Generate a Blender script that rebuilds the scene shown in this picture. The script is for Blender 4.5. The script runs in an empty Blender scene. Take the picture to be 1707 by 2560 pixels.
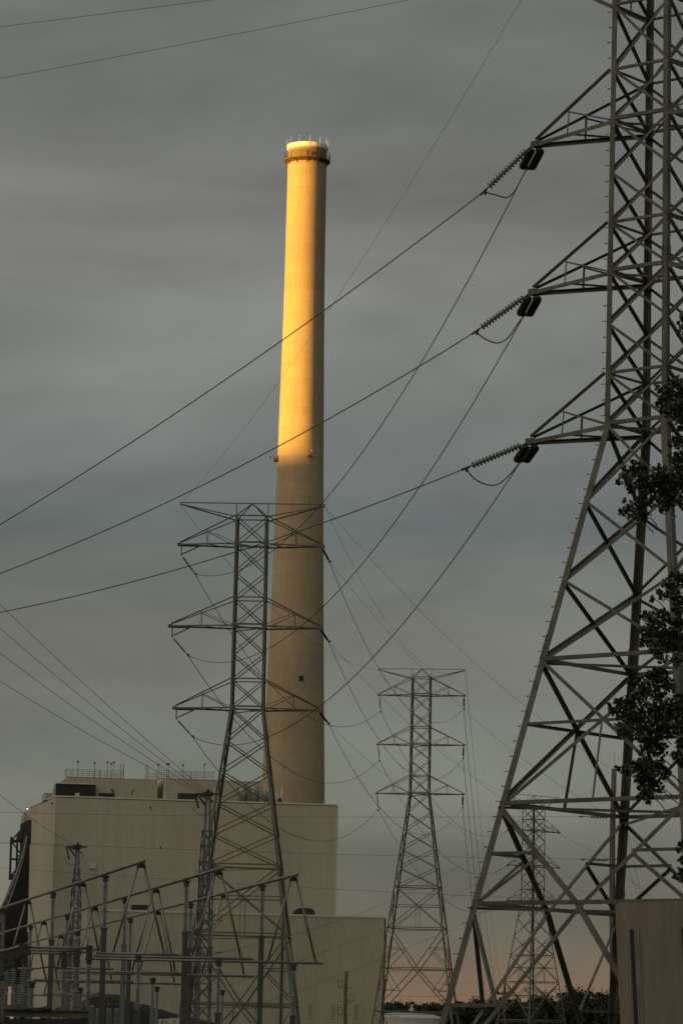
import bpy, math, random
from mathutils import Vector, Matrix, Quaternion, noise
R_ = math.radians
random.seed(7)
sc = bpy.context.scene
col = sc.collection

# ------------------------------------------------------------------ camera
FPX, W, H = 9000.0, 1707.0, 2560.0          # focal length in pixels of the photograph
PITCH = math.atan(1380 / 9000); ROLL = 0.0205
CAM = Vector((0, 0, 1.7))
_F = Vector((0, math.cos(PITCH), math.sin(PITCH)))
_R0 = Vector((1, 0, 0)); _U0 = Vector((0, -math.sin(PITCH), math.cos(PITCH)))
_R = _R0 * math.cos(ROLL) + _U0 * math.sin(ROLL)
_U = _U0 * math.cos(ROLL) - _R0 * math.sin(ROLL)
cam_d = bpy.data.cameras.new('camera'); cam = bpy.data.objects.new('camera', cam_d); col.objects.link(cam)
cam.matrix_world = Matrix(((_R.x, _U.x, -_F.x, CAM.x), (_R.y, _U.y, -_F.y, CAM.y), (_R.z, _U.z, -_F.z, CAM.z), (0, 0, 0, 1)))
cam_d.sensor_width = 36; cam_d.lens = FPX * 36 / H
cam_d.clip_start = 0.5; cam_d.clip_end = 20000
cam_d.dof.use_dof = True; cam_d.dof.focus_distance = 170; cam_d.dof.aperture_fstop = 9
sc.camera = cam

def ray(px, py):
    return _F + _R * ((px - W / 2) / FPX) - _U * ((py - H / 2) / FPX)
def at(px, py, Y):
    """the point of the place at depth Y that the photo shows at (px, py)"""
    d = ray(px, py); return CAM + d * (Y / d.y)
def atz(px, py, z):
    d = ray(px, py); return CAM + d * ((z - CAM.z) / d.z)

# ------------------------------------------------------------------ sun, sky, exposure
SUN_EL = R_(1.5)
SUN_AZ = math.atan2(-.848, -.53)
SUN = Vector((math.sin(SUN_AZ) * math.cos(SUN_EL), math.cos(SUN_AZ) * math.cos(SUN_EL), math.sin(SUN_EL)))
sd = bpy.data.lights.new('sun', 'SUN'); sd.energy = 5.0; sd.angle = R_(0.5); sd.color = (1.0, .46, .055)
so = bpy.data.objects.new('sun', sd); col.objects.link(so)
so.rotation_euler = SUN.to_track_quat('Z', 'Y').to_euler()
sc.view_settings.view_transform = 'Standard'; sc.view_settings.look = 'None'
sc.view_settings.exposure = 1.5; sc.view_settings.gamma = 1

wd = bpy.data.worlds.new('World'); sc.world = wd; wd.use_nodes = True
N, L = wd.node_tree.nodes, wd.node_tree.links
N.clear()
def nd(t, **k):
    n = N.new(t)
    for a, b in k.items(): setattr(n, a, b)
    return n
def ramp(n, pts):
    cr = n.color_ramp
    while len(cr.elements) < len(pts): cr.elements.new(0.5)
    for e, (p, c) in zip(cr.elements, pts):
        e.position = p; e.color = (c[0], c[1], c[2], 1)
def lin(r, g, b):
    f = lambda v: (v / 255 / 12.92) if v / 255 <= .04045 else ((v / 255 + .055) / 1.055) ** 2.4
    return (f(r), f(g), f(b))
out = nd('ShaderNodeOutputWorld'); bg = nd('ShaderNodeBackground'); bg.inputs[1].default_value = 1.0
sky = nd('ShaderNodeTexSky'); sky.sky_type = 'NISHITA'; sky.sun_disc = False
sky.sun_elevation = SUN_EL; sky.sun_rotation = SUN_AZ % (2 * math.pi)
skm = nd('ShaderNodeVectorMath', operation='SCALE'); skm.inputs[3].default_value = 0.10
L.new(sky.outputs[0], skm.inputs[0])
tc = nd('ShaderNodeTexCoord'); sx = nd('ShaderNodeSeparateXYZ'); L.new(tc.outputs['Generated'], sx.inputs[0])
cr = nd('ShaderNodeValToRGB')
SKY = [(0, (132, 110, 88)), (.015, (137, 113, 90)), (.026, (129, 113, 95)), (.038, (118, 114, 100)), (.056, (114, 115, 104)), (.085, (114, 117, 107)),
       (.118, (117, 119, 111)), (.148, (101, 107, 106)), (.185, (119, 122, 119)), (.225, (132, 133, 128)), (.26, (116, 118, 116)), (.30, (111, 113, 110)), (.45, (114, 115, 113)), (1.0, (121, 122, 120))]
EXP = 2 ** sc.view_settings.exposure
ramp(cr, [(p, [v / EXP for v in lin(*c)]) for p, c in SKY])
L.new(sx.outputs[2], cr.inputs[0])
# cloud texture: long flat streaks, warped a little
mp = nd('ShaderNodeMapping'); mp.inputs['Scale'].default_value = (4.0, 4.0, 15.0); L.new(tc.outputs['Generated'], mp.inputs[0])
n1 = nd('ShaderNodeTexNoise'); n1.inputs['Scale'].default_value = 1.0; n1.inputs['Detail'].default_value = 5; n1.inputs['Roughness'].default_value = .5; n1.inputs['Distortion'].default_value = .5
L.new(mp.outputs[0], n1.inputs['Vector'])
m1 = nd('ShaderNodeMapRange'); m1.inputs[1].default_value = .3; m1.inputs[2].default_value = .7; m1.inputs[3].default_value = .70; m1.inputs[4].default_value = 1.32
L.new(n1.outputs[0], m1.inputs[0])
mp2 = nd('ShaderNodeMapping'); mp2.inputs['Scale'].default_value = (10.0, 10.0, 24.0); mp2.inputs['Rotation'].default_value = (0, R_(6), 0); L.new(tc.outputs['Generated'], mp2.inputs[0])
n2 = nd('ShaderNodeTexNoise'); n2.inputs['Scale'].default_value = 1.0; n2.inputs['Detail'].default_value = 5; n2.inputs['Roughness'].default_value = .5; n2.inputs['Distortion'].default_value = .9
L.new(mp2.outputs[0], n2.inputs['Vector'])
m2 = nd('ShaderNodeMapRange'); m2.inputs[1].default_value = .3; m2.inputs[2].default_value = .7; m2.inputs[3].default_value = .90; m2.inputs[4].default_value = 1.11
L.new(n2.outputs[0], m2.inputs[0])
# the sunset side of the overcast, behind the camera, is thinner, brighter and warmer than the side in view
dt = nd('ShaderNodeVectorMath', operation='DOT_PRODUCT'); L.new(tc.outputs['Generated'], dt.inputs[0]); dt.inputs[1].default_value = SUN
west = nd('ShaderNodeMapRange'); west.inputs[1].default_value = -.35; west.inputs[2].default_value = 1.0; west.clamp = True; west.interpolation_type = 'SMOOTHSTEP'
L.new(dt.outputs['Value'], west.inputs[0])
wcol = nd('ShaderNodeMix', data_type='RGBA'); L.new(west.outputs[0], wcol.inputs[0]); wcol.inputs[6].default_value = (1, 1, 1, 1); wcol.inputs[7].default_value = (2.9, 2.5, 1.92, 1)
mm = nd('ShaderNodeMath', operation='MULTIPLY'); L.new(m1.outputs[0], mm.inputs[0]); L.new(m2.outputs[0], mm.inputs[1])
sc1 = nd('ShaderNodeVectorMath', operation='SCALE'); 
wm = nd('ShaderNodeVectorMath', operation='MULTIPLY'); L.new(cr.outputs[0], wm.inputs[0]); L.new(wcol.outputs[2], wm.inputs[1]); L.new(wm.outputs[0], sc1.inputs[0]); L.new(mm.outputs[0], sc1.inputs[3])
add = nd('ShaderNodeVectorMath', operation='ADD'); L.new(sc1.outputs[0], add.inputs[0])
# the clear gap around the low sun (behind the camera) lets the open sky through
gap = nd('ShaderNodeMapRange'); gap.inputs[1].default_value = -.1; gap.inputs[2].default_value = 1.0; gap.inputs[3].default_value = 0.0; gap.inputs[4].default_value = 1.0; gap.clamp = True
L.new(dt.outputs['Value'], gap.inputs[0])
sc2 = nd('ShaderNodeVectorMath', operation='SCALE'); L.new(skm.outputs[0], sc2.inputs[0]); L.new(gap.outputs[0], sc2.inputs[3])
L.new(sc2.outputs[0], add.inputs[1])
L.new(add.outputs[0], bg.inputs[0]); L.new(bg.outputs[0], out.inputs[0])

# ------------------------------------------------------------------ materials
def mat(name, c1, c2, rough=.7, metal=0.0, scale=3.0, detail=5, bump=0.0, bscale=None, stretch=(1, 1, 1), lo=.35, hi=.65):
    m = bpy.data.materials.new(name); m.use_nodes = True
    n, l = m.node_tree.nodes, m.node_tree.links
    p = n['Principled BSDF']; p.inputs['Roughness'].default_value = rough; p.inputs['Metallic'].default_value = metal
    t = n.new('ShaderNodeTexCoord'); mp = n.new('ShaderNodeMapping'); mp.inputs['Scale'].default_value = stretch
    l.new(t.outputs['Object'], mp.inputs[0])
    nz = n.new('ShaderNodeTexNoise'); nz.inputs['Scale'].default_value = scale; nz.inputs['Detail'].default_value = detail
    l.new(mp.outputs[0], nz.inputs['Vector'])
    r = n.new('ShaderNodeValToRGB'); r.color_ramp.elements[0].position = lo; r.color_ramp.elements[1].position = hi
    r.color_ramp.elements[0].color = (*c1, 1); r.color_ramp.elements[1].color = (*c2, 1)
    l.new(nz.outputs[0], r.inputs[0]); l.new(r.outputs[0], p.inputs['Base Color'])
    if bump:
        b = n.new('ShaderNodeBump'); b.inputs['Strength'].default_value = bump; b.inputs['Distance'].default_value = .02
        nb = n.new('ShaderNodeTexNoise'); nb.inputs['Scale'].default_value = bscale or scale * 6; nb.inputs['Detail'].default_value = 4
        l.new(t.outputs['Object'], nb.inputs['Vector']); l.new(nb.outputs[0], b.inputs['Height']); l.new(b.outputs[0], p.inputs['Normal'])
    return m
M = {}
M['steel'] = mat('galvanised_steel', (.066, .067, .047), (.128, .126, .092), .6, .0, 1.6, 6, .15, 30)
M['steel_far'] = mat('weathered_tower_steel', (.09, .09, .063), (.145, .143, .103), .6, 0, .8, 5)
M['mast'] = mat('blue_grey_mast_steel', (.105, .114, .122), (.155, .164, .17), .6, 0, 1.5, 5)
M['column'] = mat('dark_grey_column_paint', (.050, .052, .046), (.075, .076, .066), .6, 0, 1.5, 5)
M['alu'] = mat('dull_aluminium_tube', (.16, .15, .13), (.25, .235, .205), .42, .5, 1.2, 4)
M['wire'] = mat('stranded_conductor', (.10, .095, .078), (.17, .16, .13), .5, .3, 4, 3)
M['dark_wire'] = mat('shade_dark_conductor', (.02, .02, .017), (.04, .04, .034), .6, .2, 4, 3)  # darker conductor copy: shade seen from beneath is put into the colour
M['porcelain'] = mat('grey_porcelain', (.10, .104, .10), (.155, .16, .15), .3, 0, 6, 3)
M['yard_porcelain'] = mat('pale_blue_grey_porcelain', (.21, .225, .225), (.30, .315, .31), .3, 0, 6, 3)
M['brown_porcelain'] = mat('brown_black_porcelain', (.012, .011, .012), (.024, .021, .02), .5, 0, 6, 3)
M['iron'] = mat('dark_fitting_iron', (.035, .034, .03), (.065, .062, .053), .6, .3, 8, 3)
M['black_steel'] = mat('black_painted_steel', (.012, .013, .018), (.022, .023, .028), .55, 0, 2, 3)
M['dark_void'] = mat('dark_louver_paint', (.018, .015, .012), (.03, .025, .02), .8, 0, 2, 3)
M['trim'] = mat('cream_trim', (.50, .47, .39), (.58, .54, .45), .5, 0, 2, 3)
M['roofing'] = mat('grey_roofing', (.12, .12, .11), (.18, .175, .16), .8, 0, .5, 4)
M['white'] = mat('dull_white_paint', (.42, .42, .39), (.55, .54, .50), .5, 0, 1.2, 5)
M['band'] = mat('white_chimney_band', (.72, .70, .66), (.82, .80, .76), .6, 0, 1.2, 5)
M['silver'] = mat('silver_tank_cladding', (.22, .225, .215), (.32, .32, .30), .4, .4, .8, 3)
M['rail'] = mat('galvanised_rail', (.16, .16, .13), (.24, .23, .17), .5, .2, 2, 3)
M['yellow'] = mat('faded_yellow_paint', (.30, .26, .08), (.38, .33, .12), .5, 0, 2, 3)
M['wood'] = mat('weathered_pole_wood', (.082, .077, .060), (.145, .135, .106), .85, 0, 3, 6, .4, 20, (6, 6, .5))
M['brown_wood'] = mat('brown_pole_wood', (.085, .062, .045), (.13, .10, .072), .85, 0, 3, 6, .3, 20, (6, 6, .5))
M['post'] = mat('galvanised_sign_post', (.20, .19, .16), (.28, .265, .22), .5, .2, 6, 4)
M['signback'] = mat('brushed_aluminium_sign_back', (.19, .165, .115), (.25, .22, .155), .45, .2, 2.2, 6, 0, None, (7, 7, .7))
M['leaf'] = mat('cottonwood_leaf', (.013, .024, .007), (.034, .052, .013), .5, 0, 1.3, 3)
M['leaf_far'] = mat('distant_foliage', (.012, .018, .008), (.026, .034, .013), .8, 0, .25, 4)
M['bark'] = mat('grey_bark', (.05, .042, .032), (.09, .078, .06), .9, 0, 4, 6, .5, 14, (3, 3, .6))
M['ground'] = mat('dry_grass_ground', (.05, .052, .028), (.10, .09, .055), .95, 0, .06, 8)
M['added_ridge'] = mat('added_ridge_cover', (.03, .038, .018), (.055, .06, .03), .95, 0, .02, 8)
M['coal'] = mat('coal', (.003, .003, .0035), (.007, .0068, .007), .9, 0, .8, 6, .4, 4)
M['gallery_dark'] = mat('dark_gallery_underside', (.014, .013, .011), (.026, .023, .019), .8, 0, .6, 4)
M['platform'] = mat('dark_amber_platform_steel', (.05, .036, .025), (.09, .065, .045), .8, 0, 2, 5)
M['rust'] = mat('rusty_steel', (.10, .05, .03), (.18, .10, .06), .8, 0, 2, 5)
def siding(name, c1, c2):
    """painted metal wall sheet: broad weather stains, streaks down the sheet and a fine seam every few metres"""
    m = mat(name, c1, c2, .55, 0, .12, 6, 0, None, (1, 1, .35), .3, .7)
    n, l = m.node_tree.nodes, m.node_tree.links; p = n['Principled BSDF']
    base = p.inputs['Base Color'].links[0].from_socket
    t = n.new('ShaderNodeTexCoord'); mp = n.new('ShaderNodeMapping'); mp.inputs['Scale'].default_value = (2.2, 2.2, .05); l.new(t.outputs['Object'], mp.inputs[0])
    z = n.new('ShaderNodeTexNoise'); z.inputs['Scale'].default_value = 1; z.inputs['Detail'].default_value = 4; l.new(mp.outputs[0], z.inputs['Vector'])
    r = n.new('ShaderNodeMapRange'); r.inputs[1].default_value = .3; r.inputs[2].default_value = .7; r.inputs[3].default_value = .94; r.inputs[4].default_value = 1.04; l.new(z.outputs[0], r.inputs[0])
    s = n.new('ShaderNodeVectorMath'); s.operation = 'SCALE'; l.new(base, s.inputs[0]); l.new(r.outputs[0], s.inputs[3])
    l.new(s.outputs[0], p.inputs['Base Color']); return m
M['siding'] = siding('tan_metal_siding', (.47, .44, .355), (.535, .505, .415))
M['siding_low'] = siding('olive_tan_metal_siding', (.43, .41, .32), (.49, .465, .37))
M['siding_side'] = siding('darkened_tan_siding', (.37, .335, .275), (.42, .385, .315))  # side-wall tan darkened in colour to offset the western glow
SOOT = []
def concrete():
    m = mat('chimney_concrete', (.282, .228, .155), (.367, .302, .207), .85, 0, .10, 7, 0, None, (1, 1, .5), .3, .7)
    n, l = m.node_tree.nodes, m.node_tree.links; p = n['Principled BSDF']
    base = p.inputs['Base Color'].links[0].from_socket
    t = n.new('ShaderNodeTexCoord'); sx = n.new('ShaderNodeSeparateXYZ'); l.new(t.outputs['Object'], sx.inputs[0])
    def math_(op, a, b):
        q = n.new('ShaderNodeMath'); q.operation = op
        for i, v in enumerate((a, b)):
            if isinstance(v, (int, float)): q.inputs[i].default_value = v
            elif v is not None: l.new(v, q.inputs[i])
        return q.outputs[0]
    # lift joints of the slip form, one each 2.3 m, faint and broken up by noise
    lift = math_('DIVIDE', sx.outputs[2], 1.55); fr = math_('FRACT', lift, None)
    line = math_('LESS_THAN', fr, .085)
    idx = math_('FLOOR', lift, None); wn = n.new('ShaderNodeTexWhiteNoise'); wn.noise_dimensions = '1D'; l.new(idx, wn.inputs['W'])
    ang = math_('ARCTAN2', sx.outputs[0], sx.outputs[1]); strip = math_('FLOOR', math_('MULTIPLY', ang, 9.0), None)
    cb = n.new('ShaderNodeCombineXYZ'); l.new(idx, cb.inputs[0]); l.new(strip, cb.inputs[1])
    w2 = n.new('ShaderNodeTexWhiteNoise'); w2.noise_dimensions = '2D'; l.new(cb.outputs[0], w2.inputs['Vector'])
    bl = math_('LESS_THAN', math_('FRACT', math_('MULTIPLY', ang, 9.0), None), .03)
    mp = n.new('ShaderNodeMapping'); mp.inputs['Scale'].default_value = (1.4, 1.4, .05); l.new(t.outputs['Object'], mp.inputs[0])
    z = n.new('ShaderNodeTexNoise'); z.inputs['Scale'].default_value = 1; z.inputs['Detail'].default_value = 6; l.new(mp.outputs[0], z.inputs['Vector'])
    f = math_('ADD', math_('MULTIPLY', wn.outputs['Value'], .10), math_('MULTIPLY', w2.outputs['Value'], .10))
    f = math_('ADD', f, .78); f = math_('ADD', f, math_('MULTIPLY', z.outputs[0], .22))
    f = math_('ADD', f, math_('MULTIPLY', math_('MULTIPLY', line, math_('GREATER_THAN', w2.outputs['Value'], .15)), .13))
    f = math_('SUBTRACT', f, math_('MULTIPLY', bl, .05))
    soot = n.new('ShaderNodeMapRange'); soot.inputs[3].default_value = 1.0; soot.inputs[4].default_value = .66     # flue stains under the rim
    soot.inputs[1].default_value = 139.2; soot.inputs[2].default_value = 141.4
    l.new(math_('ADD', sx.outputs[2], math_('MULTIPLY', z.outputs[0], 1.2)), soot.inputs[0]); SOOT.append(soot); f = math_('MULTIPLY', f, soot.outputs[0])
    s = n.new('ShaderNodeVectorMath'); s.operation = 'SCALE'; l.new(base, s.inputs[0]); l.new(f, s.inputs[3]); l.new(s.outputs[0], p.inputs['Base Color'])
    b = n.new('ShaderNodeBump'); b.inputs['Strength'].default_value = .3; b.inputs['Distance'].default_value = .05
    l.new(math_('SUBTRACT', 1.0, line), b.inputs['Height']); l.new(b.outputs[0], p.inputs['Normal'])
    return m
M['concrete'] = concrete()
def emitter(name, c, s):
    m = bpy.data.materials.new(name); m.use_nodes = True; p = m.node_tree.nodes['Principled BSDF']
    p.inputs['Emission Color'].default_value = (*c, 1); p.inputs['Emission Strength'].default_value = s; p.inputs['Base Color'].default_value = (.8, .8, .8, 1); return m
M['lit'] = emitter('lit_lamp_lens', (1, .97, .9), .8)

# ------------------------------------------------------------------ mesh helpers
WORLD = {}                                   # world position of every empty and mesh that things hang on
def tag(o, label=None, cat=None, group=None, kind=None):
    for k, v in (('label', label), ('category', cat), ('group', group), ('kind', kind)):
        if v: o[k] = v
    return o
def empty(name, loc, label, cat, group=None):
    o = bpy.data.objects.new(name, None); col.objects.link(o); o.location = loc; o.empty_display_size = .3
    WORLD[o.name] = Vector(loc); return tag(o, label, cat, group)
def frame(d, ref=None):
    d = d.normalized(); ref = ref or Vector((0, 0, 1))
    if abs(d.dot(ref.normalized())) > .98: ref = Vector((1, 0, 0)) if abs(d.x) < .9 else Vector((0, 1, 0))
    a = ref.cross(d).normalized(); return d, a, d.cross(a)
class MB:
    def __init__(s): s.v = []; s.f = []; s.sm = []
    def add(s, vs, fs, smooth=False):
        o = len(s.v); s.v += [Vector(q) for q in vs]; s.f += [[i + o for i in f] for f in fs]; s.sm += [smooth] * len(fs); return s
    def prism(s, prof, a, b, e1, e2, smooth=False, caps=True):
        n = len(prof); vs = [a + e1 * p[0] + e2 * p[1] for p in prof] + [b + e1 * p[0] + e2 * p[1] for p in prof]
        fs = [[i, (i + 1) % n, n + (i + 1) % n, n + i] for i in range(n)]
        if caps: fs += [list(range(n))[::-1], list(range(n, 2 * n))]
        return s.add(vs, fs, smooth)
    def angle(s, a, b, e1, e2, w, t=None):
        """rolled steel angle along a-b, its heel on the line, its two flanges along e1 and e2"""
        a, b = Vector(a), Vector(b); d = (b - a).normalized(); t = t or w * .12
        e1 = (e1 - d * e1.dot(d)).normalized(); e2 = (e2 - d * e2.dot(d) - e1 * e2.dot(e1)).normalized()
        return s.prism([(0, 0), (w, 0), (w, t), (t, t), (t, w), (0, w)], a, b, e1, e2)
    def bar(s, a, b, w, h=None, ref=None):
        a, b = Vector(a), Vector(b); h = h or w; d, x, y = frame(b - a, ref)
        return s.prism([(-w / 2, -h / 2), (w / 2, -h / 2), (w / 2, h / 2), (-w / 2, h / 2)], a, b, x, y)
    def tube(s, pts, r, n=8, caps=True):
        pts = [Vector(p) for p in pts]; m = len(pts); vs = []; ref = None
        for i, p in enumerate(pts):
            d = (pts[min(i + 1, m - 1)] - pts[max(i - 1, 0)]); rr = r[i] if isinstance(r, (list, tuple)) else r
            d, x, y = frame(d, ref); ref = y
            vs += [p + (x * math.cos(2 * math.pi * k / n) + y * math.sin(2 * math.pi * k / n)) * rr for k in range(n)]
        fs = [[i * n + k, i * n + (k + 1) % n, (i + 1) * n + (k + 1) % n, (i + 1) * n + k] for i in range(m - 1) for k in range(n)]
        if caps: fs += [list(range(n))[::-1], list(range((m - 1) * n, m * n))]
        return s.add(vs, fs, n > 5)
    def lathe(s, a, axis, prof, n=12, smooth=True):
        a = Vector(a); d, x, y = frame(Vector(axis))
        pts = []
        for r, h in prof: pts += [a + d * h + (x * math.cos(2 * math.pi * k / n) + y * math.sin(2 * math.pi * k / n)) * r for k in range(n)]
        m = len(prof)
        fs = [[i * n + k, i * n + (k + 1) % n, (i + 1) * n + (k + 1) % n, (i + 1) * n + k] for i in range(m - 1) for k in range(n)]
        if prof[0][0] > 1e-6: fs.append(list(range(n))[::-1])
        if prof[-1][0] > 1e-6: fs.append(list(range((m - 1) * n, m * n)))
        return s.add(pts, fs, smooth)
    def box(s, c, ex, ey, ez, dx, dy, dz):
        c = Vector(c); vs = [c + ex * (i * dx / 2) + ey * (j * dy / 2) + ez * (k * dz / 2) for i in (-1, 1) for j in (-1, 1) for k in (-1, 1)]
        return s.add(vs, [[0, 1, 3, 2], [4, 6, 7, 5], [0, 4, 5, 1], [2, 3, 7, 6], [0, 2, 6, 4], [1, 5, 7, 3]])
    def build(s, name, m, parent=None, base=None):
        if parent is not None: base = WORLD[parent.name]
        elif base is None: base = min(s.v, key=lambda q: q.z).copy()
        base = Vector(base)
        me = bpy.data.meshes.new(name); me.from_pydata([tuple(q - base) for q in s.v], [], s.f); me.update()
        if any(s.sm): me.polygons.foreach_set('use_smooth', s.sm)
        mm = M[m] if isinstance(m, str) else m
        me.materials.append(mm)
        o = bpy.data.objects.new(name, me); col.objects.link(o)
        if parent is not None: o.parent = parent
        else: o.location = base
        WORLD[o.name] = base; return o
def copy_tree(o, parent=None):
    c = o.copy(); col.objects.link(c)
    if parent is not None: c.parent = parent
    for ch in KIDS.get(o.name, []): copy_tree(ch, c)
    return c
KIDS = {}
def index_kids(root):
    for o in [root] + list(root.children_recursive): KIDS[o.name] = list(o.children)
X, Y_, Z = Vector((1, 0, 0)), Vector((0, 1, 0)), Vector((0, 0, 1))
def catenary(a, b, sag, n=28, side=0):
    a, b = Vector(a), Vector(b)
    return [a.lerp(b, i / n) - Z * (4 * sag * (i / n) * (1 - i / n)) for i in range(n + 1)]
def px_of(p):
    d = p - CAM; k = FPX / d.dot(_F); return W / 2 + d.dot(_R) * k, H / 2 - d.dot(_U) * k
def sag_for(a, b, px, py):
    """how far the span from a to b must sag to hang as low as the photo shows it at column px"""
    a, b = Vector(a), Vector(b)
    def y_at(sg):
        q = [px_of(p) for p in catenary(a, b, sg, 160)]; ys = [ya + (yb - ya) * (px - xa) / (xb - xa) for (xa, ya), (xb, yb) in zip(q[:-1], q[1:]) if (xa - px) * (xb - px) <= 0 and xa != xb]
        return max(ys) if ys else None
    lo, hi = -1.0, 14.0
    if y_at(0) is None: return 1.0
    for _ in range(40):
        m_ = (lo + hi) / 2; y = y_at(m_)
        if y is None or y < py: lo = m_
        else: hi = m_
    return max(0, lo)
def run_off(a, edge, k, px, py):
    """far end and sag of a span that starts at a, leaves the picture at edge and hangs through (px, py)"""
    lin_ = a + (edge - a) * k; b, s_ = lin_, 0
    for _ in range(12): s_ = sag_for(a, b, px, py); b = lin_ + Z * (4 * s_ * (1 - 1 / k))
    return b, s_
def wire(a, b, sag, r, label, mt='dark_wire', group=None, n=28, name='power_line', cat='wire'):
    if isinstance(sag, tuple): sag = sag_for(a, b, *sag)
    mb = MB().tube(catenary(a, b, sag, n), r, 6)
    return tag(mb.build(name, mt, base=Vector(a)), label, cat, group)

# ------------------------------------------------------------------ ground, added shade ridge
g = MB(); S = 9000
g.add([(-S, -S, 0), (S, -S, 0), (S, S, 0), (-S, S, 0)], [[0, 1, 2, 3]])
tag(g.build('ground', 'ground', base=(0, 0, 0)), kind='structure')
CH = at(750.3, 1200, 560); CX, CY = CH.x, CH.y                       # chimney axis
# added unseen ridge, placed to keep the last sun off everything but the top of the chimney
DR = 600.0; zt = at(752, 1140, 560).z + DR * math.tan(SUN_EL)
hc = Vector((CX, CY, 0)) + Vector((SUN.x, SUN.y, 0)).normalized() * DR
hd = Vector((.53, -.848, 0)).normalized(); hn = Vector((.848, .53, 0)).normalized()
h = MB(); rows = 9; cols = 120
for i in range(cols + 1):
    s_ = -1500 + 3000 * i / cols
    for j in range(rows):
        t_ = -1 + 2 * j / (rows - 1); top = zt + (noise.noise((s_ * .012, 3.1, 0)) * 4.0 + noise.noise((s_ * .06, 1.1, 0)) * 1.2 if t_ == 0 else noise.noise((s_ * .02, t_ * 3, 2)) * 5)
        if abs(s_) < 45: top = top if t_ else zt
        z = top * max(0, (1 - abs(t_)) ** .8) - (2 if abs(t_) == 1 else 0)
        h.v.append(hc + hd * s_ - hn * (t_ * 150) + Z * z)
h.f = [[i * rows + j, (i + 1) * rows + j, (i + 1) * rows + j + 1, i * rows + j + 1] for i in range(cols) for j in range(rows - 1)]; h.sm = [True] * len(h.f)
tag(h.build('sun_block_ridge', 'added_ridge', base=hc), kind='structure')

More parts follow.
